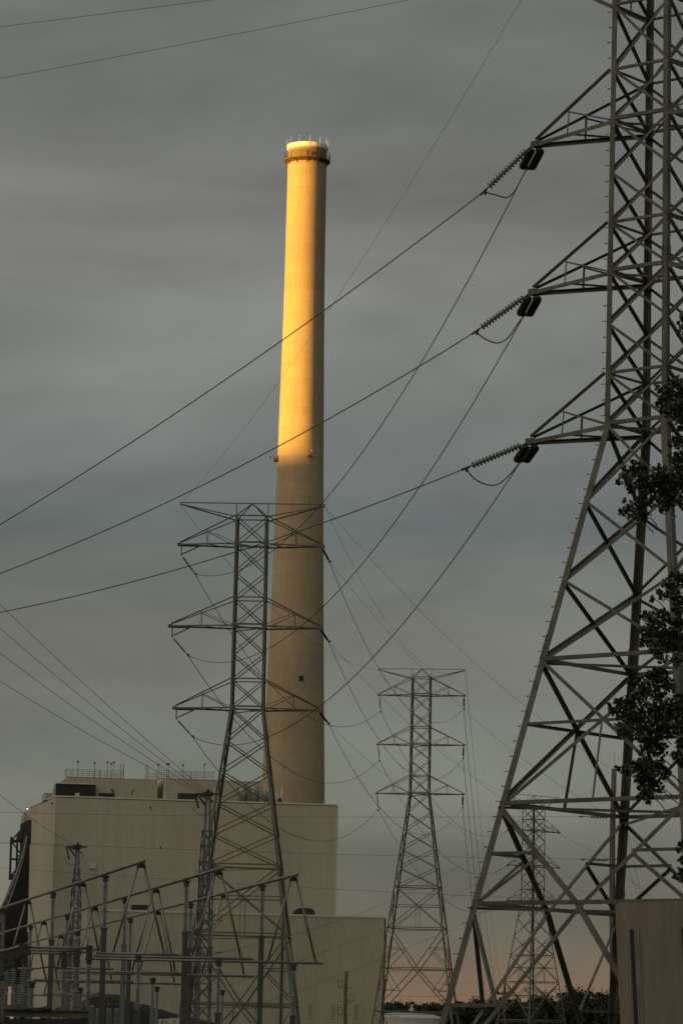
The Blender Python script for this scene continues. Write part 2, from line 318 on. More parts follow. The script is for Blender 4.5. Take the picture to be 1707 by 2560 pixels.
# ------------------------------------------------------------------ lattice towers
TIP = {}
class Tower:
    def __init__(s, key, Xc, Yc, th, w, taper, bs, zs, zlow, label, group, sizes, matn='steel', arm=3.2, mid_arm=None, detail=False, hanger=False, top_is_upper=False):
        """zs: body levels from the top down to the waist; zlow: levels from the waist down"""
        s.key = key; s.c = Vector((Xc, Yc, 0)); s.u = Vector((math.cos(th), -math.sin(th), 0)); s.v = Vector((math.sin(th), math.cos(th), 0))
        s.w, s.taper, s.bs, s.zw = w, taper, bs, zs[-1]; s.mat = matn; s.det = detail
        s.root = empty('lattice_tower', s.c, label, 'transmission tower', group)
        s.lw, s.bw, s.hw = sizes; s.n_diag = 0
        s.zs, s.zlow = zs, zlow
    def hwid(s, z):
        k = z - s.zw; return s.w / 2 - (s.taper * k if k > 0 else s.bs * k)
    def P(s, a, b, z):                                  # a, b in -1..1 across the body at height z
        q = s.hwid(z); return s.c + s.u * (a * q) + s.v * (b * q) + Z * z
    def legs(s, z0, ztop):
        for a in (-1, 1):
            for b in (-1, 1):
                mb = MB(); e1, e2 = s.u * -a, s.v * -b
                mb.angle(s.P(a, b, s.zw - .02), s.P(a, b, ztop), e1, e2, s.lw)
                mb.angle(s.P(a, b, z0), s.P(a, b, s.zw + .02), e1, e2, s.lw * 1.22)
                leg = mb.build('leg', s.mat, s.root)
                if s.det:
                    for zz in s.det:
                        pl = MB(); L_ = .62; w_ = s.lw * (1.3 if zz < s.zw else 1.08)
                        for f1, f2 in ((e1, e2), (e2, e1)):
                            p0, p1 = s.P(a, b, zz - L_ / 2), s.P(a, b, zz + L_ / 2)
                            o = -f2 * .012; d_ = (p1 - p0).normalized()
                            q = [p0 + o - f1 * .012, p0 + o + f1 * w_, p1 + o + f1 * w_, p1 + o - f1 * .012]
                            pl.add(q + [k + f2 * .01 for k in q], [[0, 1, 2, 3], [4, 7, 6, 5], [0, 4, 5, 1], [1, 5, 6, 2], [2, 6, 7, 3], [3, 7, 4, 0]])
                            for r_ in range(6):
                                for cc in (.3, .72):
                                    q0 = p0 + d_ * (.06 + r_ * .1) + f1 * (w_ * cc) + o
                                    pl.lathe(q0, -f2, [(.014, -.001), (.014, .012), (.009, .02)], 6, False)
                        pl.build('splice_plate', s.mat, leg)
                    if (a, b) == (-1, -1):
                        zz, k = 3.0, 0
                        while zz < ztop - .3:
                            st = MB(); p = s.P(a, b, zz); dr = -s.u if k % 2 else (-s.v)
                            dr = (-s.u * .95 + s.v * .1) if k % 2 else (-s.v * .5 - s.u * .75)
                            q = p + (s.u * .03 if k % 2 else s.v * .03)
                            st.tube([q, q + dr.normalized() * .125], .010, 6); st.lathe(q + dr.normalized() * .115, dr, [(.023, 0), (.023, .016)], 8)
                            if k: proto = st.build('step_bolt', 'iron', leg)
                            else: st.build('step_bolt', 'iron', leg)
                            zz += .43 if zz > s.zw else .40; k += 1
    def face(s, k):
        """corner signs of face k as (left corner, right corner, inward normal)"""
        return [((-1, -1), (1, -1), s.v), ((1, -1), (1, 1), -s.u), ((1, 1), (-1, 1), -s.v), ((-1, 1), (-1, -1), s.u)][k]
    def brace(s, mb, p, q, nrm, w, off=.0, flip=False):
        d = (q - p).normalized(); e1 = nrm.cross(d)
        if e1.z > 0: e1 = -e1
        if flip: e1 = -e1
        o = nrm * off; mb.angle(p + o, q + o, e1, nrm, w)
    def xpanel(s, zb, zt_, w, sub=False):
        for k in range(4):
            (a, b), (c, d), n_ = s.face(k)
            A, B, C, D = s.P(a, b, zb), s.P(c, d, zb), s.P(a, b, zt_), s.P(c, d, zt_)
            ins = lambda p, q: p.lerp(q, .025)
            mb = MB(); s.brace(mb, ins(A, D), ins(D, A), n_, w, s.lw * .14 + .002)
            m2 = mb if not s.det else MB()
            s.brace(m2, ins(B, C), ins(C, B), n_, w, -.004 - w * .13, True)
            if s.det:
                mb.build('diagonal_brace', s.mat, s.root); m2.build('diagonal_brace', s.mat, s.root)
            else: mb.build('cross_brace', s.mat, s.root)
            if sub:
                hb, ht = s.hwid(zb), s.hwid(zt_); zc = zb + (zt_ - zb) * hb / (hb + ht)
                cpt = (s.P(a, b, zc) + s.P(c, d, zc)) / 2
                for e in ((a, b), (c, d)):
                    mb = MB(); s.brace(mb, s.P(*e, zc), cpt, n_, w * .85, .02); mb.build('horizontal_brace', s.mat, s.root)
                mid = (A + B) / 2
                mb = MB(); mb.angle(mid + n_ * .03, cpt + n_ * .03, s.face(k)[2].cross(Z), n_, w * .6); mb.build('hanger', s.mat, s.root)
    def horiz(s, z, w, plan=False):
        for k in range(4):
            (a, b), (c, d), n_ = s.face(k); mb = MB()
            s.brace(mb, s.P(a, b, z), s.P(c, d, z), n_, w, .004, True); mb.build('horizontal_brace', s.mat, s.root)
        if plan:
            for a in (-1, 1):
                mb = MB(); mb.angle(s.P(a, -1, z - .05 * (a + 1) - .03), s.P(-a, 1, z - .05 * (a + 1) - .03), s.v, -Z, w * .7); mb.build('plan_brace', s.mat, s.root)
    def vpanel(s, zb, zt_, w, up):
        """up False: braces from the top corners meet at the middle of the bottom; up True: from the top middle to the bottom corners"""
        for k in range(4):
            (a, b), (c, d), n_ = s.face(k)
            zm = zt_ if up else zb; mid = (s.P(a, b, zm) + s.P(c, d, zm)) / 2
            for e in ((a, b), (c, d)):
                far = s.P(*e, zb if up else zt_)
                mb = MB(); s.brace(mb, far, mid, n_, w, .004); mb.build('diagonal_brace', s.mat, s.root)
                m = far.lerp(mid, .5); zc = m.z
                mb = MB(); s.brace(mb, s.P(*e, zc), m, n_, w * .75, .012, True); mb.build('horizontal_brace', s.mat, s.root)
                mb = MB(); s.brace(mb, s.P(*e, zt_ if up else zb), m, n_, w * .75, .02); mb.build('diagonal_brace', s.mat, s.root)
    def crossarm(s, side, zu, za, length, hanger=False, w=None):
        w = w or s.bw * 1.15; q = s.hwid(za)
        tip = s.c + s.u * (side * (q + length)) + Z * za
        arm = MB(); e = s.u * side
        arm.box(tip + e * .05 - Z * .03, s.u, s.v, Z, .22, .26, .16)
        root = arm.build('crossarm', s.mat, s.root)
        tipj = lambda b: tip + s.v * (b * .10)
        for b in (-1, 1):
            mb = MB(); A = s.P(side, b, za); mb.angle(A, tipj(b), -Z, s.v * -b, w * 1.25); mb.build('lower_chord', s.mat, root)
            B = s.P(side, b, zu); T = tip + Z * .06 + s.v * (b * .06); mb = MB(); mb.angle(B, T, s.u * side, s.v * -b, w); mb.build('upper_chord', s.mat, root)
            f = .42 if s.det else .47
            lo, hi = tipj(b).lerp(A, f), T.lerp(B, f + .01); mb = MB(); mb.angle(lo, hi, s.u, s.v * -b, s.bw * .55); mb.build('strut', s.mat, root)
            mb = MB(); mb.angle(hi, A + Z * .04, -Z, s.v * -b, s.bw * .6); mb.build('diagonal_brace', s.mat, root)
        mb = MB(); p = tipj(-1).lerp(s.P(side, -1, za), .42); q_ = tipj(1).lerp(s.P(side, 1, za), .72); mb.angle(p, q_, -Z, s.u, s.bw * .6); mb.angle(q_, s.P(side, -1, za), -Z, s.u, s.bw * .6); mb.build('plan_brace', s.mat, root)
        end = tip + e * .02 - Z * .1
        if hanger:
            mb = MB(); hz = .45; d0 = tip - e * .05 - Z * .10; d1 = tip - e * .95 - Z * .12
            mb.bar(d0, d0 - Z * hz, .06); mb.bar(d0, d1, .06); mb.bar(d0 - Z * hz, d1, .06); mb.build('hanger_bracket', s.mat, root); end = d0 - Z * (hz + .03)
        TIP[(s.key, side, round(za, 1))] = end; return end
    def peak(s, zt_, zp, length):
        """the two ground wire arms with their tie beam"""
        for side in (-1, 1):
            q = s.hwid(zt_); tip = s.c + s.u * (side * (q + length)) + Z * zp
            mb = MB(); mb.angle(s.c + Z * zp, tip, -Z, s.v, s.bw * 1.1); root = mb.build('ground_wire_arm', s.mat, s.root)
            for b in (-1, 1):
                mb = MB(); mb.angle(s.P(side, b, zt_), tip - Z * .08 + s.v * (b * .05), -Z, s.v * -b, s.bw * 1.1); mb.build('lower_chord', s.mat, root)
                mb = MB(); mb.angle(s.P(side, b, zt_), s.c + Z * (zp - .05) + s.v * (b * .05), s.u * side, s.v * -b, s.bw * .8); mb.build('peak_brace', s.mat, root)
            mb = MB(); top = s.P(side, 0, zt_); mb.bar(top - Z * .0, Vector((top.x, top.y, zp - .03)), .045); mb.build('strut', s.mat, root)
            TIP[(s.key, side, 'gw')] = tip - Z * .15
    def body(s):
        zs, zl = s.zs, s.zlow
        for i in range(len(zs) - 1): s.xpanel(zs[i + 1], zs[i], s.bw)
        prev = zs[-1]
        for kind, z in zl:
            if kind == 'X': s.xpanel(z, prev, s.bw * 1.1)
            elif kind == 'XS': s.xpanel(z, prev, s.bw * 1.25, True)
            elif kind == 'V': s.vpanel(z, prev, s.bw * 1.4, False)
            elif kind == 'A': s.vpanel(z, prev, s.bw * 1.5, True)
            elif kind == 'H': s.horiz(z, s.bw * 1.35, True); continue
            prev = z
TG = 'lattice transmission towers of the double line'
# the near tower
zn = [30.35, 28.53, 27.14, 25.68, 24.27, 22.94, 21.50, 20.13, 18.75]
NT = Tower('near', 8.36, 95.0, R_(38.5), 1.95, .006, .187, zn, [('X', 16.65), ('X', 14.49), ('X', 12.34), ('H', 12.34), ('XS', 8.51), ('H', 8.51), ('V', 5.86), ('H', 5.86), ('A', .6)],
           'tall near lattice tower with step bolts rising out of the picture', TG, (.155, .078, .105), 'steel', detail=[23.15, 19.3, 12.75, 6.25])
NT.zs = [33.2, 31.8] + zn
NT.legs(0.0, 33.2); NT.body()
for z in (30.35, 28.53, 24.27, 20.13): NT.horiz(z, .075)
for z in (27.14, 22.94, 18.75): NT.horiz(z, .10, True)
LN = 3.05
for zu, za in ((28.53, 27.14), (24.27, 22.94), (20.13, 18.75)):
    for sd_ in (-1, 1): NT.crossarm(sd_, zu, za, LN)
NT.peak(30.35, 32.2, 3.2)
# the others
def levels(px, Y, ys): return [at(px, y, Y).z for y in ys]
c = at(630, 1290, 184); MTX, MTY = c.x, 184.0
zl = levels(588, 183.2, [1289, 1356, 1428, 1493, 1561, 1631, 1697, 1767]); zm = levels(540, 182, [1843, 1922, 2001, 2079, 2160, 2333, 2509])
MT = Tower('mid', MTX + .02, MTY, R_(2.2), 1.70, .004, .131, zl, [('X', zm[0]), ('X', zm[1]), ('X', zm[2]), ('X', zm[3]), ('X', zm[4]), ('H', zm[4]), ('XS', zm[5]), ('H', zm[5]), ('V', zm[6]), ('H', zm[6]), ('A', .5)],
           'lattice tower standing in front of the tall chimney and the power plant', TG, (.108, .052, .08), 'steel_far')
MT.legs(0, zl[0]); MT.body()
for i in (0, 3, 6): MT.horiz(zl[i], .06)
for i in (1, 4, 7): MT.horiz(zl[i], .085, True)
for (a, b), ll in zip(((0, 1), (3, 4), (6, 7)), (2.85, 3.2, 2.85)):
    MT.crossarm(-1, zl[a], zl[b], ll, True); MT.crossarm(1, zl[a], zl[b], 2.8)
MT.peak(zl[0], zl[0] + .80, 2.95)
c = at(1053, 1735, 305)
zt3 = levels(1026, 304, [1692, 1734, 1777, 1816, 1858, 1898, 1938, 1981]); zb3 = levels(1010, 304, [2028, 2075, 2121, 2168, 2216, 2320, 2421, 2530])
FT = Tower('far', c.x, 305.0, R_(6.5), 1.70, .004, .131, zt3, [('X', zb3[0]), ('X', zb3[1]), ('X', zb3[2]), ('X', zb3[3]), ('X', zb3[4]), ('H', zb3[4]), ('XS', zb3[5]), ('H', zb3[5]), ('V', zb3[6]), ('H', zb3[6]), ('A', zb3[7]), ('H', zb3[7]), ('V', .5)],
           'distant lattice tower between the annex and the near tower, arms square to the view', TG, (.105, .05, .085), 'steel_far')
FT.legs(0, zt3[0]); FT.body()
for i in (0, 3, 6): FT.horiz(zt3[i], .07)
for i in (1, 4, 7): FT.horiz(zt3[i], .09, True)
for (a, b) in ((0, 1), (3, 4), (6, 7)):
    FT.crossarm(-1, zt3[a], zt3[b], 2.75); FT.crossarm(1, zt3[a], zt3[b], 2.8)
FT.peak(zt3[0], zt3[0] + .82, 2.9)
c = at(1333, 2075, 432)
z4 = levels(1330, 431, [2018, 2048, 2075, 2104, 2135, 2164, 2195, 2223, 2252]); zb4 = levels(1330, 431, [2295, 2340, 2388, 2455, 2490, 2551])
DT = Tower('remote', c.x, 432.0, R_(-38.7), 2.02, .003, .133, z4, [('X', zb4[0]), ('X', zb4[1]), ('X', zb4[2]), ('H', zb4[2]), ('XS', zb4[3]), ('H', zb4[3]), ('V', zb4[4]), ('H', zb4[4]), ('A', zb4[5]), ('H', zb4[5]), ('V', .5)],
           'remotest lattice tower, turned cornerwise, seen through the legs of the near tower', TG, (.125, .06, .09), 'steel_far')
DT.legs(0, z4[0]); DT.body()
for i in (0, 1, 4, 7): DT.horiz(z4[i], .08)
for i in (2, 5, 8): DT.horiz(z4[i], .10, True)
for (a, b) in ((1, 2), (4, 5), (7, 8)):
    DT.crossarm(-1, z4[a], z4[b], 2.9); DT.crossarm(1, z4[a], z4[b], 3.1)
DT.peak(z4[0], z4[0] + 1.5, 2.9)

# ------------------------------------------------------------------ insulator strings
DISC = MB(); DISC.lathe((0, 0, 0), (0, 0, -1), [(.012, -.02), (.045, 0), (.052, .045), (.055, .062), (.122, .085), (.127, .094), (.120, .100), (.06, .092), (.03, .10), (.012, .125)], 14)
DISC_ME = None
def string(name, a, b, n, label, group, mt='porcelain', rad=.127, pitch=None, parts=True, twin=0.0, cap=True):
    """a chain of n disc insulators from a to b (twin: two chains side by side on yoke plates)"""
    global DISC_ME
    a, b = Vector(a), Vector(b); d = b - a; Ln = d.length; d.normalize()
    root = empty(name, a, label, 'insulator', group)
    root.rotation_mode = 'QUATERNION'; q = Vector((0, 0, -1)).rotation_difference(d); root.rotation_quaternion = q
    WORLD[root.name] = Vector((0, 0, 0))                 # children are built in the chain's own space
    pitch = pitch or (Ln - .36) / n; k = pitch / .146
    cols_ = (-twin / 2, twin / 2) if twin else (0,)
    top = .16
    mb = MB(); loc = q.inverted() @ Vector((1, 0, 0)); sx_ = Vector((loc.x, loc.y, 0)).normalized() if twin else X
    for cx in cols_:
        for i in range(n):
            me_key = 'disc_' + mt
            p = sx_ * cx + Vector((0, 0, -(top + i * pitch)))
            if parts:
                if me_key not in bpy.data.meshes:
                    o = DISC.build('disc', mt, root); o.data.name = me_key
                else:
                    o = bpy.data.objects.new('disc', bpy.data.meshes[me_key]); col.objects.link(o); o.parent = root
                o.location = p; o.scale = (rad / .127, rad / .127, k)
            else:
                mb.lathe(p, (0, 0, -1), [(.012, -.02 * k), (rad * .3, 0), (rad * .34, .062 * k), (rad, .085 * k), (rad * .95, .1 * k), (.03, .1 * k), (.012, .125 * k)], 10)
    if not parts: mb.build('disc_chain', mt, root)
    fit = MB()
    fit.tube([(0, 0, .04), (0, 0, -.10)], .02, 6); fit.lathe((0, 0, .0), X, [(.045, -.012), (.045, .012)], 10)
    if twin:
        for zz in (-.13, -(top + n * pitch)):
            fit.box((0, 0, zz), sx_, sx_.cross(Z), Z, twin + .1, .02, .07)
        fit.tube([(0, 0, -.08), (0, 0, -.14)], .018, 6)
    fit.build('shackle', 'iron', root)
    cl = MB(); e = -(top + n * pitch); cl.tube([(0, 0, e + .03), (0, 0, -Ln + .06)], .018, 6); cl.bar((0, 0, -Ln + .12), (0, 0, -Ln - .16), .07, .05); cl.bar((.03, 0, -Ln + .02), (.09, 0, -Ln - .06), .05)
    cl.build('clamp', 'iron', root)
    return root
CG = 'conductors of the transmission line'; IG = 'insulator strings on the tower arms'
arms_txt = ('top', 'middle', 'lowest')
NE, ND, ME_, MR, FE, FR = [], [], [], [], [], []
keysN = [k for k in TIP if k[0] == 'near' and k[1] == -1 and k[2] != 'gw']; keysN.sort(key=lambda k: -k[2])
near_l = [(1210, 478), (1190, 828), (1165, 1170)]; near_d = [(1316, 421), (1310, 787), (1302, 1152)]
mid_l = [(488, 1435), (469, 1637), (481, 1841)]; mid_r = [(823, 1403), (821, 1603), (820, 1808)]
keysM = sorted([k for k in TIP if k[0] == 'mid' and k[1] == -1 and k[2] != 'gw'], key=lambda k: -k[2])
keysMr = sorted([k for k in TIP if k[0] == 'mid' and k[1] == 1 and k[2] != 'gw'], key=lambda k: -k[2])
keysF = sorted([k for k in TIP if k[0] == 'far' and k[1] == -1 and k[2] != 'gw'], key=lambda k: -k[2])
keysFr = sorted([k for k in TIP if k[0] == 'far' and k[1] == 1 and k[2] != 'gw'], key=lambda k: -k[2])
keysD = sorted([k for k in TIP if k[0] == 'remote' and k[1] == -1 and k[2] != 'gw'], key=lambda k: -k[2])
for i in range(3):
    t = TIP[keysN[i]] + Vector((-.05, 0, 0)); nm = arms_txt[i]
    e = at(*near_l[i], t.y + 1.05)
    string('insulator_string', t + Vector((-.12, 0, .02)), e, 14, f'pale insulator string slanting from the {nm} arm of the near tower', IG, rad=.098)
    e2 = at(*near_d[i], t.y + 2.1)
    string('insulator_string', t + Vector((.03, .05, -.06)), e2, 13, f'black twin insulator string seen end-on under the {nm} arm of the near tower', IG, 'brown_porcelain', rad=.118, twin=.27)
    NE.append(e); ND.append(e2)
    # jumper from clamp to clamp
    tp = [e] + [at(px, py, e.y + (e2.y - e.y) * f) for px, py, f in
          ([(1222, 484, .1), (1240, 487, .25), (1260, 495, .45), (1272, 492, .6), (1283, 482, .75), (1297, 458, .9)], [(1200, 840, .1), (1222, 853, .25), (1243, 859, .42), (1262, 852, .6), (1277, 835, .75), (1290, 815, .9)],
           [(1175, 1188, .1), (1195, 1204, .2), (1222, 1214, .38), (1245, 1212, .55), (1263, 1197, .72), (1280, 1180, .85), (1291, 1166, .93)])[i]] + [e2]
    # smooth it
    for _ in range(2):
        q = [tp[0]]
        for a, b in zip(tp[:-1], tp[1:]): q += [a.lerp(b, .25), a.lerp(b, .75)]
        tp = q + [tp[-1]]
    tag(MB().tube(tp, .019, 6).build('jumper_cable', 'wire', base=e), f'jumper cable hanging between the two insulator strings of the {nm} near arm', 'cable', 'jumper cables')
    # mid tower
    a = TIP[keysM[i]]; b = at(*mid_l[i], MTY - .1); ME_.append(b)
    string('insulator_string', a, b, 13, f'slanting insulator string under the {nm} arm bracket of the tower before the chimney', IG, 'brown_porcelain', rad=.062, parts=False)
    a = TIP[keysMr[i]]; b = at(*mid_r[i], MTY + 1.3); MR.append(b)
    string('insulator_string', a, b, 11, f'short slanting insulator string on the {nm} arm end beside the chimney edge', IG, 'brown_porcelain', rad=.062, parts=False)
    a = TIP[keysF[i]]; b = a + Vector((.13, 0, -1.28)); FE.append(b)
    string('insulator_string', a, b, 12, f'hanging insulator string on the {nm} plant-side arm of the distant square-on tower', IG, 'brown_porcelain', rad=.085, parts=False)
    a = TIP[keysFr[i]]; b = a + Vector((0, .6, -.95)); FR.append(b)
    string('insulator_string', a, b, 10, f'hanging insulator string on the {nm} arm of the distant tower towards the near tower', IG, 'brown_porcelain', rad=.085, parts=False)
    d_ = TIP[keysD[i]]; b = d_ + (at(1180, 2110 + 80 * i, 380) - d_).normalized() * 2.2
    string('insulator_string', d_, b, 12, f'dark insulator string pulled out from the {nm} arm of the remotest tower', IG, 'brown_porcelain', rad=.09, parts=False)
    wire(FE[i], b, ((1209, 2090), (1217, 2185), (1222, 2277))[i], .018, f'sagging conductor from the distant tower {nm} arm to the remotest tower', 'dark_wire', CG)
    # spans
    e_far = at(0, (1312, 1434, 1531)[i], 109); far_, sg_ = run_off(e, e_far, 1.9, *((708, 849), (675, 1127), (544, 1394))[i])
    wire(e, far_, sg_, .0165, f'pale conductor running off the picture edge from the {nm} arm of the near tower', 'wire', CG, 40)
    wire(e2, ME_[i], ((685, 1374), (717, 1593), (789, 1774))[i], .0155, f'dark conductor from the near tower {nm} arm to the tower before the chimney', 'dark_wire', CG, 40)
    wire(ME_[i], FE[i], ((850, 1817), (830, 1958), (807, 2103))[i], .018, f'conductor sagging behind the chimney tower from its {nm} bracket to the distant tower', 'dark_wire', CG, 36)
    wire(MR[i], FR[i], ((1086, 1807), (1075, 1950), (1053, 2087))[i], .015, f'thin conductor sagging from the {nm} arm beside the chimney to the distant tower', 'dark_wire', CG, 36)
    wire(FR[i], at(1248 - 12 * i, 2500, 690), 4.0, .020, f'faint wire dropping steeply behind the distant tower from its {nm} arm', 'dark_wire', CG, 24)
gN, gNr = TIP[('near', -1, 'gw')], TIP[('near', 1, 'gw')]
gM, gMr = TIP[('mid', -1, 'gw')], TIP[('mid', 1, 'gw')]; gF, gFr = TIP[('far', -1, 'gw')], TIP[('far', 1, 'gw')]; gD = TIP[('remote', -1, 'gw')]
wire(gN, gM, (838, 751), .0055, 'thin ground wire from the near tower top to the chimney tower tip', 'dark_wire', 'ground wires')
wire(gM, gF, (810, 1622), .008, 'thin ground wire passing behind the chimney to the distant tower', 'dark_wire', 'ground wires')
wire(gMr, gFr, (1118, 1685), .008, 'thin ground wire from the tower tip beside the chimney to the distant tower tip', 'dark_wire', 'ground wires')
wire(gFr, at(1255, 2470, 690), 3.0, .013, 'faint ground wire dropping away beyond the distant tower', 'dark_wire', 'ground wires')
wire(gF, gD, 1.8, .010, 'faint ground wire between the distant tower and the remotest tower', 'dark_wire', 'ground wires')
for (x1, y1), g_, txt in (((0, 184), gN, 'lower'), ((0, 55), gNr, 'topmost')):
    b = at(x1, y1, 101); wire(g_, g_ + (b - g_) * 1.7, .15, .0065, f'{txt} of the two thin ground wires crossing the upper sky', 'dark_wire', 'ground wires')

# ------------------------------------------------------------------ wood pole line and guys
WY = 190.0
def wood_pole(top, bot_r, top_r, name, label, mt, group=None):
    root = empty(name, (top.x, top.y, 0), label, 'utility pole', group)
    mb = MB(); n = 9; mb.tube([Vector((top.x + .06 * math.sin(i * .7), top.y, top.z * i / n)) for i in range(n + 1)], [bot_r + (top_r - bot_r) * i / n for i in range(n + 1)], 14)
    mb.build('pole', mt, root); return root
pt = at(1535, 1922, WY); pb = at(1520, 2560, WY); pt.x -= .02
wp = wood_pole(pt, .20, .135, 'utility_pole', 'weathered wooden pole with dead-end insulators behind the near tower legs', 'wood')
mb = MB()
for py in (2041, 2148, 2252):
    p = at(1531, py, WY); mb.tube([Vector((pt.x - .3, WY, p.z)), Vector((pt.x + .35, WY, p.z))], .025, 8); mb.lathe(Vector((pt.x + .3, WY, p.z)), X, [(.05, 0), (.05, .04)], 6)
mb.tube([pt - Z * .02, pt + Z * .9], .008, 5)
mb.build('through_bolt', 'iron', wp)
PG = 'wires dead-ended on the wooden pole'
pole_in = [(1452, 2041), (1457, 2148), (1474, 2252)]
for i, (ex, ey) in enumerate(pole_in):
    nm = arms_txt[i]
    b = at(ex, ey, WY); a = Vector((pt.x - .15, WY, b.z - .02))
    string('insulator_string', a, b, 6, f'level insulator string held out by the wooden pole, {nm} of three', IG, 'porcelain', rad=.13, pitch=.155, parts=True)
    l_ = at(0, (2031, 2105, 2169)[i], WY); far_, sg_ = run_off(b, l_, 1.35, *((750, 2042), (750, 2133), (750, 2218))[i])
    wire(b, far_, sg_, .0075, f'level wire crossing the plant front to the wooden pole, {nm} of three', 'dark_wire', PG, 30)
    s = Vector((pt.x, WY + .1, b.z)); wire(MR[i], s, ((1105, 1721), (1021, 1808), (1010, 1975))[i], .0065, f'faint thin wire from the {nm} arm beside the chimney to the wooden pole', 'dark_wire', PG, 30)
wire(gMr, pt + Vector((0, 0, -.1)), (1220, 1687), .0065, 'faint thin wire from the tower tip beside the chimney to the wooden pole head', 'dark_wire', PG, 30)
for i, (sy, ex, ey) in enumerate(((1955, 1605, 2255), (2075, 1625, 2330), (2160, 1650, 2480))):
    p0 = Vector((pt.x + .1, WY, at(1535, sy, WY).z)); e = at(ex, ey, WY + 3); d = (e - p0); e = p0 + d * (p0.z / -d.z)
    wire(p0, e, .0, .009, ('guy wire from the wooden pole head to the ground', 'guy wire from the wooden pole middle to the ground', 'guy wire from the wooden pole lower clamp to the ground')[i], 'iron', 'guy wires', 2, 'guy_wire')
for i, (sy, ex, ey) in enumerate(((2060, 1707, 2200), (2165, 1660, 2260))):
    wire(Vector((pt.x + .1, WY, at(1535, sy, WY).z)), at(ex, ey, WY + 25) + Vector((6, 6, -4)), .2, .008, ('upper service wire running on past the wooden pole', 'lower service wire running on past the wooden pole')[i], 'dark_wire', PG)
# wires from the remotest tower down into the switchyard
for i, (a_, m_, b_) in enumerate((((1278, 2078), (750, 2332), (556, 2381)), ((1276, 2163), (750, 2402), (520, 2480)), ((1276, 2254), (750, 2475), (540, 2550)))):
    a = TIP[keysD[i]]; b = at(*b_, 205)
    wire(a, b, m_, .011, f'faint wire from the {arms_txt[i]} arm of the remotest tower slanting across the annex', 'dark_wire', 'wires into the switchyard', 36)

# small wood poles
def brackets(root, p, side, zz):
    mb = MB(); e = Vector((side, 0, 0))
    mb.bar(p + Z * zz, p + Z * (zz + .12) + e * .9, .05); mb.bar(p + Z * (zz - .55), p + Z * zz + e * .6, .05); mb.bar(p + Z * zz, p + Z * (zz + .06) - e * .75, .045)
    for f_ in (.42, .9): mb.bar(p + Z * (zz + .1) + e * f_, p + Z * (zz + .92) + e * (f_ + .03), .07)
    mb.bar(p + Z * (zz + .9) + e * .3, p + Z * (zz + .9) + e * .95, .04); mb.lathe(p + Z * (zz + .1) + e * .2, Z, [(.04, 0), (.08, .06), (.04, .16)], 8)
    mb.build('cutout_bracket', 'iron', root)
t = at(866, 2428, 430); up = wood_pole(t, .24, .19, 'utility_pole', 'brown wooden pole with cutout brackets before the louvered annex', 'brown_wood')
for py, sd_ in ((2470, -1), (2505, 1), (2538, -1)): brackets(up, Vector((t.x, t.y, 0)), sd_, at(866, py, 430).z)
t = at(1262, 2443, 520); up2 = wood_pole(t, .22, .17, 'utility_pole', 'small distant wooden pole before the trees between the tower legs', 'wood')
mb = MB()
for py in (2484, 2522, 2553):
    z = at(1258, py, 520).z; mb.bar((t.x - 1.2, t.y, z), (t.x + .5, t.y, z), .3); mb.lathe((t.x - 1.0, t.y, z), Z, [(.1, 0), (.16, .2), (.1, .4)], 8)
mb.build('pin_insulator', 'iron', up2)
for i, (ya, yb) in enumerate(((2449, 2452), (2486, 2482), (2492, 2470))):
    wire(at(960, ya, 522), at(1262, yb, 520), .4, .012, ('faint level wire behind the distant tower, highest of three', 'faint level wire behind the distant tower, middle of three', 'faint level wire behind the distant tower, lowest of three')[i], 'dark_wire', 'faint wires before the trees')

# ------------------------------------------------------------------ chimney
ch = empty('chimney', (CX, CY, 0), 'tall tan concrete chimney with a white rim, its top lit golden by the sun', 'chimney')
prof_px = [(2280, 176), (2000, 155), (1850, 147), (1700, 139), (1550, 131.5), (1400, 124), (1200, 116), (1000, 109.5), (860, 104.5), (720, 100.5), (600, 99), (490, 98), (372, 97)]
prof = [(.5 * wd_ / FPX * 560 * 1.02, at(750, y, CY).z) for y, wd_ in prof_px]
ztop = at(764, 372, CY).z
SOOT[0].inputs[1].default_value = ztop - 2.6; SOOT[0].inputs[2].default_value = ztop - 1.6
prof = [(prof[0][0] * 1.14, 0)] + prof[:-1] + [(prof[-1][0], ztop)]
fine = []
for (r0, z0), (r1, z1) in zip(prof[:-1], prof[1:]):
    for i in range(4): fine.append((r0 + (r1 - r0) * i / 4, z0 + (z1 - z0) * i / 4))
fine.append(prof[-1])
mb = MB(); mb.lathe((CX, CY, 0), Z, fine, 72); mb.f.pop(); mb.sm.pop()          # open at the top
rt = prof[-1][0]; mb.lathe((CX, CY, 0), Z, [(rt * .8, ztop - 6), (rt * .8, ztop)], 48); mb.f.pop(); mb.sm.pop()
mb.build('shaft', 'concrete', ch)
rim = MB(); rim.lathe((CX, CY, 0), Z, [(rt * .82, ztop - .4), (rt + .02, ztop - .35), (rt * 1.055, ztop - .18), (rt * 1.06, ztop + .40), (rt * .98, ztop + .48), (rt * .80, ztop + .45), (rt * .78, ztop - .4)], 72, False)
rim.build('rim_band', 'band', ch)
for k in range(12):
    a = k * math.pi / 6 + .12; p = Vector((CX + math.cos(a) * rt * 1.07, CY + math.sin(a) * rt * 1.07, ztop - .3))
    MB().tube([p, p + Z * 1.75], .03, 6).build('lightning_rod', 'white', ch)
zp = at(764, 403, CY).z
plat = MB(); r1 = rt * 1.19
plat.lathe((CX, CY, zp), Z, [(rt * .98, -.35), (rt * 1.02, -.55), (r1 - .15, -.22), (r1, -.16), (r1, .06), (rt * .98, .06)], 60, False)
